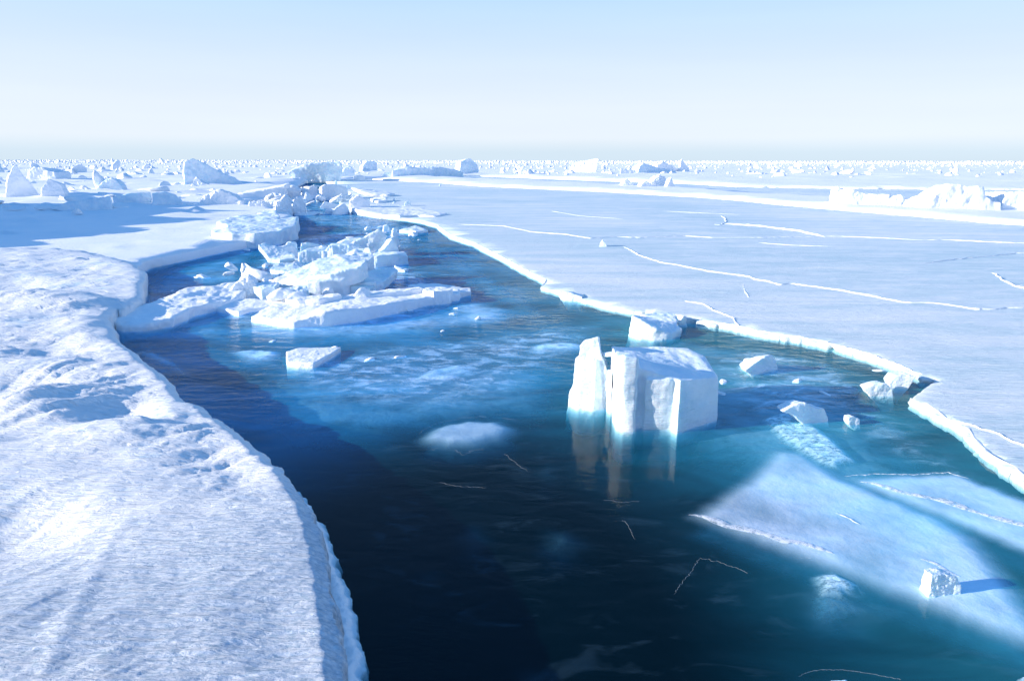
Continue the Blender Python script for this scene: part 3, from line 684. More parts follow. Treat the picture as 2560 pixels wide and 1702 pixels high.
berg('ice_lump', 'bright white chunk resting on the sunken slab right of the big block', 'ice lump',
     [(1956, 1030), (1985, 1012), (2013, 1008), (2040, 1020), (2062, 1021), (2072, 1045), (2074, 1064), (2030, 1052), (1985, 1040)], 1058, .3, yaw=15, seed=46, amp=.05, sink=.15)
berg('ice_lump', 'tiny white chunk afloat right of the bright white chunk', 'ice lump', [(2120, 1060), (2122, 1042), (2135, 1040), (2150, 1048), (2153, 1060), (2138, 1064)], 1062, .15, yaw=10, seed=47, res=30, sink=.1)
berg('ice_block', 'squarish chunk wedged in the notch of the right ice edge', 'ice block',
     [(2222, 960), (2238, 940), (2268, 934), (2290, 942), (2275, 965), (2246, 982)], 972, .35, yaw=-5, seed=48, amp=.04)
berg('ice_block', 'low white chunk left of the notch in the right ice edge', 'ice block',
     [(2160, 972), (2185, 962), (2215, 958), (2232, 970), (2240, 1000), (2210, 992)], 990, .3, yaw=0, seed=49, amp=.05)
berg('ice_block', 'square white chunk near the lower right, on the sunken sheet', 'ice block',
     [(2323, 1484), (2330, 1438), (2358, 1436), (2390, 1440), (2403, 1460), (2402, 1494), (2370, 1492)], 1486, .14, yaw=8, seed=50, amp=.09, sink=.05, shrink=.9)
berg('ice_lump', 'small pyramid standing on the flat right hand ice sheet', 'ice lump', [(1498, 617), (1500, 608), (1507, 599), (1516, 610), (1523, 617)], 617, .35, z0=ZR, yaw=-5, seed=51, res=30)
berg('ice_block', 'low block on the rim of the right ice sheet where it bends', 'ice block', [(1397, 742), (1399, 729), (1420, 730), (1456, 742), (1452, 755), (1420, 750)], 752, .4, yaw=-20, seed=52, sink=.3)

# ---------------------------------------------------------------- slabs on the left sheet beside the channel
slab('ice_slab', 'upper of two thick slabs on the edge of the left plain', c,
     [(543, 572, 555), (580, 562, 541), (640, 556, 535), (660, 552, 526), (690, 552, 524), (703, 560, 540), (695, 568, 552), (640, 576, 560), (570, 578, 562)], 0.45, ZL, seed=61, amp=.05)
slab('ice_slab', 'lower and larger of two thick slabs on the edge of the left plain', c,
     [(530, 592, 576), (560, 590, 570), (620, 582, 558), (700, 574, 548), (748, 570, 541), (742, 580, 562), (700, 592, 578), (640, 600, 584), (580, 600, 582), (545, 598, 586)], 0.8, ZL, seed=62, amp=.04, res=80)
berg('ice_slab', 'long thick slab with a shaded blue cut face at the far end of the channel', c,
     [(592, 507), (592, 486), (650, 476), (712, 464), (714, 496), (650, 504)], 504, 9, 0.0, yaw=14, seed=63, shrink=1.0, amp=.02, mt='packed_snow', res=90)
def shade_berg():
    prof = [(26, -26.5, 1.0), (29, -29, 2.8), (31.5, -31, 3.2), (34, -33, 4.8), (37, -35.4, 4.3), (40, -38, 6.4), (43, -40.5, 5.2), (47, -44, 7.4), (50, -46.7, 6.2), (54, -50, 8.0), (58, -53.5, 4)]
    T = [np.array([x - .6, y, z]) for y, x, z in prof]; T2 = [np.array([x + .6, y, z * .85]) for y, x, z in reversed(prof)]
    B = [np.array([x - 2.5, y, -.2]) for y, x, z in prof]; B2 = [np.array([x + 1.6, y, -.2]) for y, x, z in reversed(prof)]
    co, fs = solid([(np.array(T + T2), np.array(B + B2))], 5, dim=6, res=45, amp=.10, fine=.03)
    o = link_mesh('ice_ridge', co, fs, 'far_ice'); recentre(o); tag(o, 'long high ridge of ice beyond the left edge, throwing blue shade over the plain', 'ice ridge')
shade_berg()
far_bergs = [
 # label, category, outline, base line, depth, yaw, material
 ('tall twin peaked berg at the far left, lit on its left side', 'iceberg', [(8, 490), (20, 442), (33, 414), (42, 412), (58, 440), (82, 462), (112, 500), (60, 505)], 494, 3.5, 38),
 ('rounded triangular berg right beside the twin peaked berg', 'iceberg', [(96, 500), (104, 470), (119, 446), (134, 452), (152, 461), (162, 480), (168, 502)], 497, 2.5, 20),
 ('bulky white boulder of ice behind the twin peaked berg', 'iceberg', [(62, 452), (68, 430), (84, 418), (106, 419), (118, 426), (135, 430), (140, 445), (130, 456)], 456, 6, 5),
 ('peaked block with a dark blue right side, far left', 'iceberg', [(172, 430), (185, 416), (196, 410), (217, 420), (217, 437), (196, 436)], 436, 5, 30),
 ('long mound of ice with two humps left of the tallest iceberg', 'iceberg', [(224, 482), (246, 466), (262, 450), (280, 445), (294, 455), (304, 466), (310, 480)], 480, 3, 12),
 ('tallest iceberg, a leaning fin with a blue green shaded face', 'iceberg', [(459, 462), (458, 430), (459, 404), (470, 398), (484, 395), (502, 404), (530, 418), (560, 434), (590, 446), (634, 460), (590, 466), (536, 468)], 466, 5, 30),
 ('white rubble heaped at the foot of the tallest iceberg', 'rubble heap', [(474, 470), (482, 452), (492, 444), (506, 456), (528, 464), (534, 472)], 471, 1.5, 10),
 ('wide slab of ice standing on edge left of centre with a teal foot', 'iceberg', [(716, 432), (740, 420), (757, 414), (800, 406), (850, 404), (858, 420), (850, 446), (790, 450), (740, 446)], 450, 6, 12),
 ('low blue slab under the rounded triangular berg', 'ice slab', [(120, 522), (150, 510), (200, 500), (277, 490), (279, 522), (230, 528)], 526, 2, 22),
 ('flat shaded slab above the end of the left plain', 'ice slab', [(282, 512), (282, 492), (330, 482), (378, 481), (380, 508), (330, 513)], 511, 3, 24),
 ('dark blue block right of the flat shaded slab', 'ice block', [(378, 514), (380, 484), (410, 480), (440, 486), (454, 500), (455, 514)], 513, 3, 28),
 ('broad heap of snowy rubble at the back of the left plain', 'rubble heap', [(481, 514), (500, 502), (512, 490), (535, 480), (552, 476), (572, 484), (590, 492), (606, 504), (618, 514)], 512, 2.5, 10),
 ('white lump lying left of the broad heap of rubble', 'ice lump', [(464, 512), (470, 504), (480, 508), (484, 513)], 513, .8, 10),
 ('square white block at the far end of the channel', 'ice block', [(712, 488), (712, 472), (730, 470), (752, 474), (752, 486), (735, 490)], 489, 1.5, 15),
 ('blocky chunk behind the channel with one lit side', 'ice block', [(770, 487), (772, 470), (782, 463), (793, 466), (795, 484), (785, 488)], 487, 1.5, 22),
 ('big square block where the channel closes, lit on the left', 'ice block', [(803, 500), (804, 466), (812, 461), (834, 461), (868, 468), (870, 490), (850, 500), (832, 502)], 500, 2.5, 26),
 ('tilted block in front of the big square block', 'ice block', [(838, 504), (845, 490), (855, 484), (868, 488), (866, 498), (852, 506)], 505, 1, 15),
 ('thick white block on the tip of the right sheet', 'ice block', [(872, 528), (874, 502), (890, 492), (905, 492), (924, 504), (924, 520), (900, 532)], 526, 2.2, 18),
 ('wedge afloat left of the thick white block', 'ice block', [(800, 518), (812, 502), (820, 506), (850, 512), (852, 520), (822, 524)], 522, 1, 22),
 ('low lump afloat at the head of the channel', 'ice lump', [(806, 534), (814, 524), (824, 521), (836, 528), (839, 535)], 535, 1, 10),
 ('leaning flake of ice above the thick white block', 'ice slab', [(862, 505), (880, 492), (902, 484), (904, 490), (885, 500), (868, 508)], 506, .6, 5),
 ('jagged heap of chunks on the left bank of the channel head', 'rubble heap', [(684, 524), (690, 505), (702, 500), (712, 488), (722, 492), (730, 508), (728, 528)], 527, 1.8, 18),
 ('heap of chunks between the channel head and the jagged heap', 'rubble heap', [(732, 524), (734, 502), (744, 494), (756, 498), (764, 506), (768, 526)], 526, 1.6, 15),
 ('low broken ice row on the left bank near the channel head', 'rubble heap', [(617, 518), (624, 504), (650, 506), (680, 502), (702, 500), (702, 518)], 518, 1.5, 10),
 ('long shaded slab along the far edge of the flat sheet', 'ice slab', [(978, 443), (980, 426), (1010, 418), (1060, 420), (1100, 418), (1160, 430), (1162, 440), (1080, 444)], 443, 5, 22),
 ('pointed white block stuck to the middle of the long shaded slab', 'ice block', [(1064, 438), (1070, 420), (1082, 416), (1090, 420), (1086, 438), (1076, 442)], 443, 2, 10),
 ('craggy berg with a blue right flank at the right end of the long shaded slab', 'iceberg', [(1148, 432), (1152, 404), (1164, 398), (1178, 396), (1192, 410), (1198, 428), (1182, 437)], 437, 4, 34),
 ('conical white berg left of the long shaded slab', 'iceberg', [(850, 440), (862, 420), (872, 414), (884, 424), (892, 444), (870, 448)], 447, 3, 10),
 ('blocky berg with a shaded top behind the conical white berg', 'iceberg', [(898, 432), (908, 414), (918, 402), (942, 406), (944, 424), (930, 432)], 432, 4, 32),
 ('small white block in front of the blocky berg', 'ice block', [(882, 450), (884, 440), (900, 436), (914, 442), (912, 450)], 450, 1.5, 15),
 ('sharp white block left of the long shaded slab', 'ice block', [(952, 444), (960, 432), (972, 430), (980, 442), (975, 446)], 446, 1.5, 18),
 ('sail shaped berg on the horizon right of centre', 'iceberg', [(1412, 434), (1425, 418), (1444, 405), (1470, 400), (1494, 396), (1498, 398), (1490, 433), (1450, 436)], 434, 5, -8),
 ('long berg with a steep shaded face right of the sail shaped berg', 'iceberg', [(1592, 435), (1598, 418), (1608, 408), (1632, 416), (1664, 422), (1690, 428), (1700, 435)], 435, 5, 30),
 ('second peak standing behind the long steep faced berg', 'iceberg', [(1640, 432), (1644, 412), (1664, 407), (1684, 414), (1702, 428), (1704, 434)], 432, 4, 34),
 ('plain white block left of the long steep faced berg', 'ice block', [(1550, 437), (1552, 421), (1574, 424), (1590, 426), (1592, 437)], 437, 2, 10),
 ('thin white spike of ice right of the second peak', 'ice spike', [(1698, 432), (1702, 402), (1706, 397), (1713, 410), (1722, 420), (1724, 432)], 432, 2, 15),
 ('left one of two low cones on the snow field', 'ice cone', [(1550, 466), (1562, 450), (1568, 446), (1580, 456), (1594, 465)], 465, 2, 12),
 ('right one of two low cones on the snow field', 'ice cone', [(1594, 468), (1606, 457), (1616, 452), (1628, 460), (1640, 468)], 468, 2, 12),
 ('ragged heap behind the two low cones', 'rubble heap', [(1622, 462), (1640, 444), (1650, 437), (1662, 444), (1672, 458), (1670, 466)], 466, 2, 15),
 ('slender peak right of the two low cones', 'ice spike', [(1662, 468), (1672, 456), (1678, 442), (1682, 452), (1690, 466)], 468, 1.2, 15),
 ('low wedge with a blunt left end on the right snow edge', 'ice slab', [(2086, 506), (2090, 468), (2095, 465), (2106, 474), (2112, 469), (2140, 474), (2168, 484), (2228, 488), (2232, 514), (2150, 514)], 512, 2.5, -6),
 ('small peaked chunk right of the low wedge', 'ice lump', [(2232, 516), (2240, 494), (2252, 486), (2262, 498), (2276, 510), (2274, 518)], 516, 1.2, 0),
 ('flat peaked chunk left of the big dome berg', 'ice lump', [(2270, 520), (2284, 500), (2306, 488), (2324, 498), (2330, 520)], 520, 1.5, 0),
 ('big white dome shaped berg at the right', 'iceberg', [(2318, 522), (2326, 498), (2350, 477), (2382, 459), (2396, 458), (2422, 466), (2458, 467), (2470, 492), (2480, 498), (2504, 505), (2506, 526), (2420, 530)], 526, 3.5, -4),
 ('flat topped berg cut by the right edge of the picture', 'iceberg', [(2502, 526), (2508, 498), (2514, 479), (2600, 481), (2640, 500), (2650, 528)], 526, 3.5, -4),
]
for k, (lb, ct, sil, yb, dp, yaw) in enumerate(far_bergs):
    ys = [q[1] for q in sil]; xm = sum(q[0] for q in sil) / len(sil)
    z0 = ZL if xm < 800 else 0.0 if yb > 480 and xm < 870 else 0.35 if yb < 530 and xm > 1000 else ZR
    if 'afloat' in lb: z0 = 0.0
    nm = ct.replace(' ', '_')
    blue = 'tallest' in lb or 'teal' in lb or 'blue slab' in lb or 'dark blue block' in lb or 'shaded' in lb
    heap = ct == 'rubble heap'
    berg(nm, lb, ct, sil, yb, dp, z0=z0, yaw=yaw, seed=70 + k, mt='far_ice' if heap or not blue else 'berg_ice',
         it=3, amp=.12 if heap else .065, fine=.05 if heap else .014, res=60, shrink=.75, sink=.6)
slab('ice_slab', 'bright thin plate tipped up on the sheet beside the channel head', c,
     [(878, 482, 468), (905, 484, 472), (950, 486, 478), (988, 489, 483), (975, 492, 488), (930, 492, 485), (902, 490, 479)], 0.3, ZR, seed=120, res=50, mt='packed_snow')
slab('ice_slab', 'pale plate right of the thick white block', c,
     [(925, 503, 496), (940, 502, 492), (966, 502, 490), (968, 506, 500), (945, 508, 504)], 0.5, ZR, seed=121, res=40, mt='packed_snow')
slab('snow_plate', 'low plate of old snow lapping over the rim of the right sheet', 'snow plate',
     [(876, 528, 520), (930, 518, 512), (1000, 522, 516), (1060, 526, 521), (1118, 537, 533), (1090, 543, 540), (1040, 542, 536), (1000, 545, 538), (950, 543, 534), (900, 536, 527)], 0.4, ZR, seed=122, res=110, mt='packed_snow', amp=.03)
berg('ice_lump', 'lone white lump on the sheet right of the channel head', 'ice lump', [(1010, 514), (1012, 505), (1020, 502), (1027, 503), (1028, 512), (1022, 516)], 515, .8, z0=ZR, yaw=10, seed=123, res=30)
for k, (x0, y0, w, h, lb) in enumerate([(985, 502, 8, 6, 'upper of two crumbs left of the lone white lump'), (986, 509, 12, 5, 'lower of two crumbs left of the lone white lump'), (962, 506, 8, 7, 'crumb beside the pale plate'), (948, 503, 12, 6, 'crumb under the pale plate'),
                                 (1100, 466, 6, 5, 'tiny white crumb alone on the far flat sheet'), (840, 462, 8, 12, 'small knob on top of the big square block'), (872, 474, 18, 10, 'small block behind the big square block')]):
    berg('ice_crumb', lb, 'ice crumb', [(x0 - w / 2, y0), (x0 - w / 4, y0 - h), (x0 + w / 4, y0 - h * .9), (x0 + w / 2, y0)], y0, .4, z0=ZR, yaw=15, seed=130 + k, res=20)

# ---------------------------------------------------------------- ice lying just under the water
def sunken(name, label, outline, z, fall, deep, seed, mt='drowned_ice', step=9, amp=.05, kind=None, parent=None, tilt=None, dens=1.0):
    """drowned ice: highest in the middle, sloping off into the dark along its rim"""
    ol = resample(outline, step, 4, seed)
    xs0, ys0, xs1, ys1 = ol[:, 0].min(), ol[:, 1].min(), ol[:, 0].max(), ol[:, 1].max()
    gx, gy = np.meshgrid(np.arange(xs0, xs1, step), np.arange(ys0, ys1, step * .7)); p = np.stack([gx.ravel(), gy.ravel()], 1)
    p = p + rng.uniform(-.3, .3, p.shape) * step * .8; p = p[inside(p, ol)]; p = p[seg_dist(p, ol) > step * .5]
    g = G(ol[:, 0], ol[:, 1], 0)[:, :2]; gi = G(p[:, 0], p[:, 1], 0)[:, :2]; n0 = len(g)
    vo, ed, fa, ov, oe, of = delaunay_2d_cdt([Vector(q) for q in np.concatenate([g, gi])], [], [list(range(n0))], 1, 1e-6)
    vo = np.array([tuple(q) for q in vo]); d = seg_dist(vo, g)
    nz = fbm(np.stack([vo[:, 0] * .9, vo[:, 1] * .9, vo[:, 0] * 0 + seed], 1), 4)
    e = np.clip(d / (fall * (1 + .5 * nz)), 0, 1); e = e * e * (3 - 2 * e)
    zz = z - (deep) * (1 - e) + nz * amp + fbm(np.stack([vo[:, 0] * 5, vo[:, 1] * 5, vo[:, 0] * 0 + seed], 1), 3) * amp * .5
    if tilt: zz = zz + tilt(vo)
    zz = np.minimum(zz, -0.005) if z < 0 else zz
    V = [(*q, h) for q, h in zip(vo, zz)] + [(*q, h - 0.25) for q, h in zip(vo, zz)]; N = len(vo)
    F = [tuple(f) for f in fa] + [tuple(i + N for i in reversed(f)) for f in fa]
    o = link_mesh(name, V, F, mt, parent)
    dn = np.clip(e * (1 + .9 * nz), 0, 1) * dens; at = o.data.attributes.new('packing', 'FLOAT', 'POINT'); at.data.foreach_set('value', np.concatenate([dn, dn]).astype(np.float32))
    if kind: tag(o, kind=kind)
    else: tag(o, label, 'sunken ice')
    return o
sunken('sunken_slab', 'oval pale slab just under the surface left of the big melting block', [(1020, 1085), (1075, 1048), (1170, 1030), (1260, 1034), (1325, 1060), (1290, 1090), (1200, 1114), (1110, 1116), (1040, 1104)], -.03, .4, .1, 1, amp=.02, dens=.8, mt='drowned_sheet')
big_sheet = sunken('sunken_sheet', 'largest sunken sheet at the lower right, a pale triangle under the water', [(1925, 1108), (1850, 1180), (1690, 1285), (1850, 1350), (2070, 1435), (2315, 1530), (2540, 1620), (2760, 1700), (2600, 1480), (2480, 1340), (2370, 1275), (2120, 1180), (2020, 1118)], -.006, .42, .05, 2, step=8, amp=.010, dens=.80, mt='drowned_sheet')
lit_sheet = sunken('sunken_sheet', 'sunken sheet with a bright ridge at the right edge of the water', [(2095, 1186), (2240, 1172), (2390, 1168), (2660, 1270), (2740, 1450), (2560, 1385), (2400, 1318), (2200, 1240)], -.006, .32, .04, 3, amp=.010, dens=.80, mt='drowned_sheet')
sunken('sunken_slab', 'porous sunken slab under the bright white chunk', [(1879, 1035), (1960, 1012), (2070, 1060), (2120, 1100), (2170, 1148), (2102, 1170), (2048, 1160), (1972, 1112), (1920, 1075)], -.02, .26, .10, 4, step=5, mt='rotten_ice', amp=.03)
sunken('sunken_slab', 'small speckled slab under water in the lower right', [(2015, 1415), (2080, 1400), (2150, 1430), (2192, 1464), (2120, 1492), (2035, 1484)], -.02, .22, .09, 5, step=5, mt='rotten_ice', amp=.02)
sunken('sunken_slab', 'soft drowned patch below the small speckled slab', [(1960, 1440), (2020, 1400), (2200, 1460), (2270, 1520), (2190, 1570), (2050, 1560), (1980, 1510)], -.05, .7, .1, 6, amp=.02, dens=.5)
sunken('sunken_shelf', 'wide blue drowned shelf across the middle of the lead', [(560, 960), (640, 900), (800, 905), (1000, 890), (1200, 880), (1420, 880), (1460, 960), (1420, 1030), (1250, 1045), (1100, 1065), (960, 1085), (800, 1090), (680, 1085), (600, 1030)], -.12, 1.1, .2, 7, dens=.6, amp=.05, step=12)
sunken('sunken_shelf', 'drowned foot of the ice pile spreading towards the viewer', [(540, 800), (560, 830), (700, 850), (900, 850), (1100, 830), (1300, 800), (1320, 770), (1200, 735), (1050, 760), (900, 790), (700, 800), (600, 780)], -.04, .9, .1, 8, dens=.7, amp=.04, step=9)
sunken('sunken_shelf', 'drowned ice round the big melting block and along the right ice edge', [(1500, 860), (1560, 800), (1700, 800), (1900, 835), (2150, 885), (2290, 950), (2290, 1000), (2460, 1125), (2700, 1300), (2900, 1700), (2640, 1700), (2450, 1560), (2100, 1400), (1900, 1330), (1800, 1240), (1700, 1160), (1590, 1110), (1480, 1060), (1440, 1020), (1440, 940)], -.10, 1.8, .3, 9, dens=.55, amp=.05, step=14)
sunken('sunken_shelf', 'drowned ice in the bay between the near floe and the left plain', [(360, 700), (400, 660), (520, 625), (650, 605), (700, 600), (640, 660), (640, 700), (500, 715), (400, 740), (300, 800), (400, 850), (600, 850), (640, 790), (560, 760), (400, 800), (330, 780)], -.06, 1.0, .1, 10, dens=.6, amp=.04, step=10)
sunken('sunken_shelf', 'drowned blue ice under the far arm of the channel, beside the right sheet', [(740, 560), (780, 520), (870, 528), (1000, 556), (1090, 575), (1180, 620), (1300, 690), (1400, 745), (1500, 790), (1400, 830), (1250, 800), (1150, 720), (1050, 660), (980, 600), (860, 580)], -.10, 1.3, .3, 16, dens=.35, amp=.08, step=9)
sunken('slush_field', 'milky slush packed around the piled ice', [(600, 690), (640, 600), (760, 590), (940, 560), (1040, 585), (1040, 650), (1110, 700), (1210, 730), (1180, 770), (1050, 800), (860, 840), (680, 845), (520, 800), (480, 740)], -.015, .9, .06, 40, step=8, amp=.02, dens=.9, mt='slush_streaks')
sunken('slush_field', 'milky slush in the narrow head of the channel', [(700, 540), (720, 490), (760, 470), (860, 480), (890, 525), (1000, 552), (1060, 572), (1010, 592), (900, 575), (800, 560)], -.015, .8, .06, 41, step=6, amp=.02, dens=.9, mt='slush_streaks')
sunken('slush_field', 'long milky streaks of slush across the middle of the lead', [(620, 930), (760, 880), (960, 850), (1180, 830), (1400, 800), (1540, 800), (1520, 850), (1440, 920), (1330, 1000), (1150, 1040), (950, 1030), (780, 1010)], -.015, 1.2, .06, 42, step=9, amp=.02, dens=.7, mt='slush_streaks')
sunken('slush_field', 'milky slush filling the bay right of the big melting block', [(1700, 870), (1900, 850), (2120, 895), (2260, 950), (2270, 1010), (2400, 1110), (2600, 1240), (2500, 1260), (2250, 1160), (2050, 1060), (1850, 1080), (1760, 1000)], -.015, 1.2, .06, 43, step=9, amp=.02, dens=.75, mt='slush_streaks')
sunken('sunken_slab', 'dark drowned slab left of the wedge floating alone', [(560, 868), (620, 862), (720, 868), (716, 890), (660, 902), (605, 905), (580, 885)], -.03, .35, .08, 11, step=6, mt='drowned_ice', amp=.08)
sunken('sunken_slab', 'drowned slab lying against the edge of the near floe', [(330, 860), (380, 866), (440, 890), (490, 930), (450, 930), (400, 905), (350, 885)], -.03, .35, .08, 12, step=6, mt='drowned_ice')
sunken('sunken_slab', 'pale streak of drowned ice left of the big block', [(1300, 862), (1360, 845), (1450, 848), (1500, 860), (1450, 876), (1340, 880)], -.03, .35, .08, 13, step=7)
sunken('sunken_slab', 'broken drowned slab between the floating wedge and the big block', [(1000, 945), (1060, 915), (1130, 898), (1205, 905), (1200, 930), (1130, 950), (1050, 955)], -.03, .35, .08, 14, step=7, amp=.05)
sunken('sunken_slab', 'drowned slab with a rough top right of the pile', [(1140, 770), (1200, 752), (1300, 765), (1280, 800), (1180, 812), (1120, 795)], -.03, .6, .1, 15, dens=.7, step=7, amp=.03)
for k, (cx, cy, a, b_, z, lb) in enumerate([(1185, 1300, 75, 45, -1.15, 'faint drowned patch in the black water, below the oval slab'), (1400, 1320, 100, 55, -1.2, 'faint drowned patch in the black water, under the reflection'), (1070, 1400, 60, 26, -1.1, 'faint greenish patch deep in the black water near the floe'),
        (1330, 1640, 70, 40, -1.1, 'faint drowned patch at the bottom, left of the other'), (1460, 1610, 70, 36, -1.1, 'faint drowned patch at the bottom, right of the other'), (1370, 1150, 60, 34, -.7, 'drowned patch just below the waterline reflection of the horn'), (1180, 1180, 50, 16, -.6, 'small drowned patch under the thin white cracks')]):
    ang = np.linspace(0, 2 * math.pi, 14, endpoint=False)
    sunken('sunken_slab', lb, [(cx + a * math.cos(t) * (1 + .2 * math.sin(3 * t + k)), cy + b_ * math.sin(t)) for t in ang], -.10, .8, .12, 20 + k, amp=.02, dens=.38)
sunken('sunken_slab', 'speckled slab breaking the surface at the bottom edge right of centre', [(2020, 1680), (2070, 1664), (2130, 1668), (2170, 1700), (2200, 1760), (2000, 1760)], -.03, .12, .5, 30, step=6, mt='rotten_ice', amp=.06)
sunken('sunken_slab', 'speckled slab in the bottom right corner', [(2505, 1668), (2560, 1660), (2650, 1700), (2600, 1740), (2530, 1710)], -.03, .1, .5, 31, step=6, mt='rotten_ice', amp=.06)

crest = [(lit_sheet, [(2150, 1202), (2220, 1212), (2300, 1232), (2360, 1250), (2450, 1280), (2560, 1310), (2640, 1336)], .26, .015), (lit_sheet, [(2110, 1190), (2180, 1184), (2280, 1186), (2370, 1180), (2420, 1196)], .04, .01),
         (big_sheet, [(1722, 1285), (1790, 1296), (1863, 1322), (1960, 1350), (2080, 1392)], .26, .010), (big_sheet, [(2300, 1400), (2340, 1412), (2400, 1440)], .2, .008), (big_sheet, [(2090, 1280), (2130, 1296), (2150, 1310)], .08, .01)]
for k, (pa, ln, w, h) in enumerate(crest): ridge(ln, w, h, 0.0, 80 + k, 'crushed_crest', 'crest_ice', pa, skirt=.001)
# fine frozen seams on the water skin
seams = [full([(990, 1036), (1015, 1030), (1045, 1034), (1068, 1048)]), full([(1068, 1048), (1090, 1036), (1115, 1034)]), full([(1120, 1025), (1150, 1034), (1180, 1060), (1215, 1085)]), full([(1200, 1034), (1240, 1036), (1290, 1048), (1330, 1040), (1345, 1034)]),
         full([(1552, 1368), (1570, 1340), (1590, 1318), (1606, 1292), (1612, 1284)]), full([(1612, 1284), (1660, 1294), (1710, 1312), (1750, 1336)]), full([(1800, 1298), (1830, 1284), (1870, 1284)]), full([(1350, 1010), (1390, 1020), (1430, 1034), (1460, 1028)]),
         full([(930, 870), (960, 852), (1000, 838), (1060, 828)]), full([(1820, 1562), (1880, 1540), (1960, 1542), (2060, 1560), (2100, 1572)]),
         full([(1010, 1110), (1060, 1120), (1120, 1122)]), full([(1400, 1190), (1440, 1198), (1462, 1240)]), full([(960, 1000), (1010, 972), (1100, 958), (1190, 966)]), full([(880, 760), (930, 752), (1000, 742)]), full([(700, 770), (760, 776), (850, 770)]), full([(960, 800), (1040, 790), (1120, 760), (1160, 745)]), full([(1010, 870), (1060, 850), (1100, 846)]), full([(760, 872), (800, 880), (840, 874)]), full([(1210, 780), (1270, 776), (1330, 786)]), full([(1390, 1150), (1430, 1156), (1480, 1152)]), full([(1740, 950), (1800, 1000), (1840, 1010)]), full([(1700, 1010), (1760, 1016), (1820, 1024)]), full([(2260, 1395), (2290, 1405), (2320, 1400)])]
def curve(ln):
    p = np.array(ln); t = np.arange(len(p)); tt = np.linspace(0, len(p) - 1, 10 * len(p))
    q = np.stack([np.interp(tt, t, p[:, k]) for k in (0, 1)], 1)
    for _ in range(12): q[1:-1] = (q[:-2] + q[1:-1] * 2 + q[2:]) / 4
    s_ = np.arange(len(q)) * .31; q[1:-1, 0] += fbm(np.stack([s_, s_ * 0 + p[0, 0], s_ * 0], 1), 3)[1:-1] * 9; q[1:-1, 1] += fbm(np.stack([s_, s_ * 0 + p[0, 1], s_ * 0], 1), 3)[1:-1] * 5
    return [tuple(a) for a in q]
smv, smf = [], []
for k, ln in enumerate(seams):
    o = ridge(curve(ln), 0.010, 0.002, 0.0, 60 + k, 'seam_tmp', skirt=.001); b0 = len(smv)
    gap = noise3(np.array([[p_.center.x * 1.7, p_.center.y * 1.7, k * 2.2] for p_ in o.data.polygons]))
    smv += [tuple(v_.co) for v_ in o.data.vertices]; smf += [tuple(b0 + i for i in p_.vertices) for p_, g_ in zip(o.data.polygons, gap) if g_ < .12]
    me_ = o.data; bpy.data.objects.remove(o); bpy.data.meshes.remove(me_)
tag(link_mesh('frozen_seams', smv, smf, 'seam_ice'), kind='stuff')
# bright chips frozen into the skin
def chip_mesh(seed, n_=9, flat=.5):
    r_ = np.random.default_rng(seed); bm = bmesh.new()
    for _ in range(n_ + 5):
        a = r_.normal(size=3); a /= np.linalg.norm(a); a *= r_.uniform(.75, 1.1); bm.verts.new((a[0] * .5, a[1] * .5, max(a[2], -.35) * flat))
    res = bmesh.ops.convex_hull(bm, input=bm.verts)
    bmesh.ops.delete(bm, geom=[g for g in res['geom_interior'] if isinstance(g, bmesh.types.BMVert)], context='VERTS')
    bmesh.ops.bevel(bm, geom=bm.edges[:], offset=.04, segments=1, affect='EDGES')
    bmesh.ops.triangulate(bm, faces=bm.faces[:])
    V = np.array([v_.co for v_ in bm.verts]); F = [tuple(v_.index for v_ in f.verts) for f in bm.faces]; bm.free()
    return V, F
chips = [chip_mesh(s_, 9, f_) for s_, f_ in zip(range(100, 118), [.5, .35, .8, .25, .6, 1.0, .4, .7, .3, .9, .5, .35, .8, .2, .6, 1.1, .4, .7])]
# ---------------------------------------------------------------- jumbled pack ice out to the horizon
def in_flat(x, y):
    """the smooth sheets that stay clear of rubble"""
    if x > 860:
        edge = np.interp(x, [860, 1000, 1200, 1500, 1700, 1850, 2560], [452, 443, 441, 450, 455, 457, 459])
        return y > edge - 3
    return y > np.interp(x, [-200, 0, 150, 300, 450, 650, 860], [470, 488, 495, 490, 480, 468, 452])
items = []
r2 = np.random.default_rng(21)
while len(items) < 16000:
    x = r2.uniform(-500, 3060); u_ = r2.random()
    y = 403.4 + (r2.exponential(5.5) if u_ < .62 else r2.uniform(2, 40) if u_ < .92 else r2.uniform(20, 95))
    if in_flat(x, y): continue
    g = G(x, y, 0); dist = math.hypot(g[0], g[1])
    cl = fbm(np.array([[g[0] * .03, g[1] * .012, 3.3]]), 2)[0]
    if y > 414 and cl < .02 and r2.random() < .55: continue
    rg = abs(fbm(np.array([[g[0] * .022, g[1] * .009, 8.1]]), 2)[0])
    if rg > .09 and r2.random() < ((.35 if y < 424 else .7) if x > 860 else .4): continue
    s_ = min(r2.gamma(1.6, .42) + .15, 3.2) * (1.5 if rg < .05 else 1) * (1.0 if y > 412 else 1.5) * (1.25 if cl > .2 else 1)
    s_ = max(s_, (4.5 if y < 408 else 3.0) * dist / F0)
    items.append((x, y, g, s_, s_ * F0 / dist))
vis = [i for i, it in enumerate(items) if 0 < it[0] < 2560]
vis.sort(key=lambda i: -items[i][4]); chosen = set(vis[:285])
lows = []
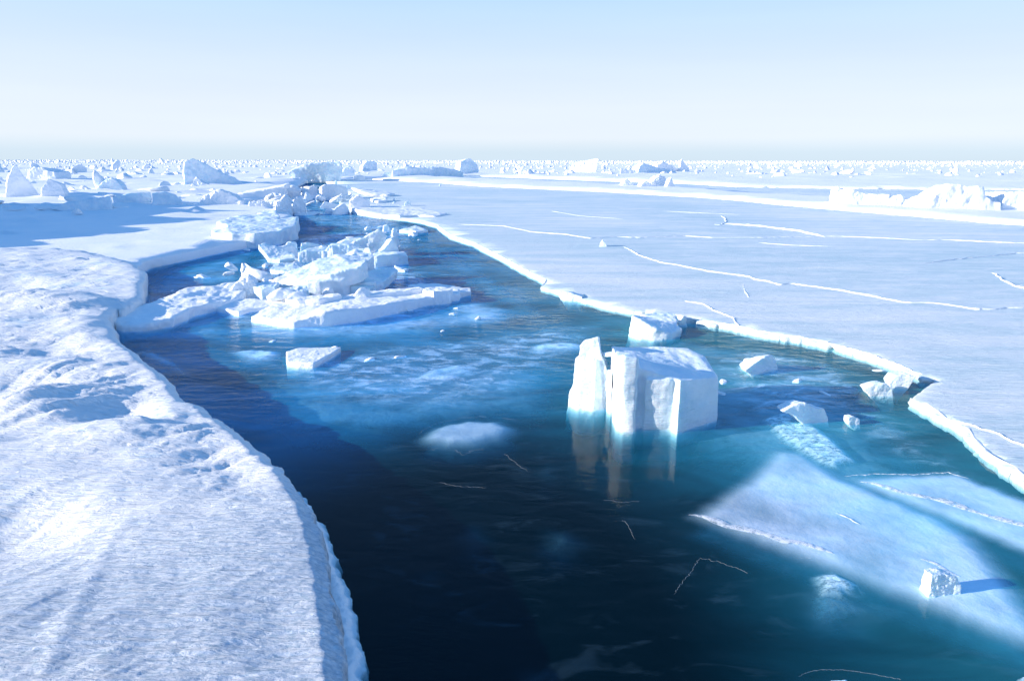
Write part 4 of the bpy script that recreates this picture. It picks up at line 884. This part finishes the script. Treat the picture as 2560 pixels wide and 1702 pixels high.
for k in range(18):
    r_ = np.random.default_rng(300 + k); bm = bmesh.new()
    for _ in range(11):
        a = r_.normal(size=3); a /= np.linalg.norm(a); bm.verts.new((a[0] * .5, a[1] * .5, max(a[2], -.3) * r_.uniform(.3, .6)))
    res = bmesh.ops.convex_hull(bm, input=bm.verts); bmesh.ops.delete(bm, geom=[g_ for g_ in res['geom_interior'] if isinstance(g_, bmesh.types.BMVert)], context='VERTS')
    bmesh.ops.triangulate(bm, faces=bm.faces[:]); bm.verts.index_update()
    lows.append((np.array([v_.co for v_ in bm.verts]), [tuple(v_.index for v_ in f.verts) for f in bm.faces])); bm.free()
meshes = []
for k, (V, F) in enumerate(chips):
    co, no, fs = voxel([tuple(v_) for v_ in V], F, .07)
    co = rough(co, no, .8, .10, .04, k)
    me = bpy.data.meshes.new('pack_block'); me.from_pydata([tuple(v_) for v_ in co], [], fs); me.polygons.foreach_set('use_smooth', [True] * len(me.polygons)); me.materials.append(M['far_ice']); meshes.append(me)
SV, SF, off = [], [], 0
for i, (x, y, g, s_, hp) in enumerate(items):
    k = int(r2.integers(len(chips))); rz = r2.uniform(0, 6.28); wx, wy, hz = r2.uniform(1, 3.2), r2.uniform(.8, 2.0), r2.uniform(.6, 1.2)
    if i in chosen:
        o = bpy.data.objects.new('pack_block', meshes[k]); C.objects.link(o)
        o.location = (g[0], g[1], .3); o.rotation_euler = (r2.uniform(-.3, .3), r2.uniform(-.3, .3), rz); o.scale = (s_ * wx * .7, s_ * wy * .7, s_ * hz * 1.0)
        if x < 700: lb, gp = 'small white block in the jumbled pack ice on the left', 'blocks in the left pack ice'
        elif x < 1500: lb, gp = 'small white block in the jumbled pack ice in the centre', 'blocks in the central pack ice'
        else: lb, gp = 'small white block in the jumbled pack ice on the right', 'blocks in the right pack ice'
        tag(o, lb, 'ice block', gp)
    else:
        V, F = lows[k]; c_, s2 = math.cos(rz), math.sin(rz); q = V * (s_ * wx * .6, s_ * wy * .7, s_ * hz * 1.7)
        q = np.stack([q[:, 0] * c_ - q[:, 1] * s2, q[:, 0] * s2 + q[:, 1] * c_, q[:, 2]], 1) + (g[0], g[1], .3)
        SV.append(q); SF.append(np.array(F) + off); off += len(V)
SV = np.concatenate(SV); SF = np.concatenate(SF)
me = bpy.data.meshes.new('pack_rubble'); me.vertices.add(len(SV)); me.vertices.foreach_set('co', SV.ravel())
me.loops.add(SF.size); me.loops.foreach_set('vertex_index', SF.ravel().astype(np.int32)); me.polygons.add(len(SF))
me.polygons.foreach_set('loop_start', np.arange(0, SF.size, 3, dtype=np.int32)); me.polygons.foreach_set('loop_total', np.full(len(SF), 3, dtype=np.int32))
me.update(); me.validate(); me.materials.append(M['far_ice'])
o = bpy.data.objects.new('pack_rubble', me); C.objects.link(o); tag(o, kind='stuff')
# ground of the far pack behind the smooth sheets is the same snowy ice

# rough blocks and plates scattered over the shaded left plain
for _ in range(46):
    x, y = r2.uniform(-60, 560), 480 + 62 * r2.random() ** 1.6
    if y > 515 and x > 330: continue
    g = G(x, y, ZL); k = int(r2.integers(len(meshes))); o = bpy.data.objects.new('snow_block', meshes[k]); C.objects.link(o)
    s_ = r2.gamma(2.2, .26) + .4
    o.location = (g[0], g[1], ZL + .15); o.rotation_euler = (r2.uniform(-.25, .25), r2.uniform(-.25, .25), r2.uniform(0, 6.28)); o.scale = (s_ * r2.uniform(1.2, 3.2), s_ * r2.uniform(.8, 1.8), s_ * r2.uniform(.35, .8))
    tag(o, 'low snowy block lying on the blue shaded plain at the left', 'snow block', 'blocks on the shaded left plain')
# broken pieces wedged between the slabs of the pile
for (x0, y0, x1, y1, zz_), cnt in [((690, 640, 940, 670, .1), 10), ((640, 705, 900, 745, .22), 16), ((860, 600, 1000, 650, .15), 8), ((640, 745, 1000, 770, .28), 10), ((560, 690, 650, 745, .35), 8), ((700, 470, 880, 520, .25), 22), ((600, 495, 720, 515, .4), 12)]:
    for _ in range(cnt):
        x, y = r2.uniform(x0, x1), r2.uniform(y0, y1); g = G(x, y, 0); k = int(r2.integers(len(meshes)))
        o = bpy.data.objects.new('ice_chunk', meshes[k]); C.objects.link(o); s_ = (r2.gamma(3, .09) + .15) * (2.2 if y < 530 else 1)
        o.location = (g[0], g[1], zz_ * r2.uniform(.3, 1)); o.rotation_euler = (r2.uniform(-.5, .5), r2.uniform(-.5, .5), r2.uniform(0, 6.28)); o.scale = (s_ * r2.uniform(1.2, 2.2), s_, s_ * r2.uniform(.5, 1.1))
        lb, gp = ('broken white chunk wedged among the ice where the channel closes', 'chunks at the closed end of the channel') if y < 530 else ('broken white chunk wedged between slabs of the big ice pile', 'chunks in the big ice pile')
        tag(o, lb, 'ice chunk', gp)
# brash: small pieces afloat in the channel
bsp = [((560, 620, 760, 700), 10), ((590, 600, 1000, 640), 14), ((720, 500, 860, 540), 16), ((700, 470, 830, 505), 14), ((400, 690, 640, 760), 8), ((880, 560, 1060, 600), 8), ((1000, 760, 1250, 830), 5), ((1750, 850, 2250, 1000), 6), ((560, 850, 1000, 900), 4)]
for (x0, y0, x1, y1), cnt in bsp:
    for _ in range(cnt):
        x, y = r2.uniform(x0, x1), r2.uniform(y0, y1); g = G(x, y, 0); k = int(r2.integers(len(meshes)))
        o = bpy.data.objects.new('brash_piece', meshes[k]); C.objects.link(o); s_ = r2.gamma(2, .11) + .08
        if y < 545: s_ *= 3.2
        if y > 740: s_ = min(s_, .2)
        o.location = (g[0], g[1], -.01); o.rotation_euler = (r2.uniform(-.15, .15), r2.uniform(-.15, .15), r2.uniform(0, 6.28)); o.scale = (s_ * r2.uniform(1, 2), s_, s_ * r2.uniform(.3, .9))
        lb, gp = ('small white brash afloat at the far head of the channel', 'brash at the head of the channel') if y < 545 else ('small white brash afloat around the ice pile', 'brash around the ice pile') if y < 770 else ('small brash afloat in the nearer water', 'brash in the nearer water')
        tag(o, lb, 'brash ice', gp)
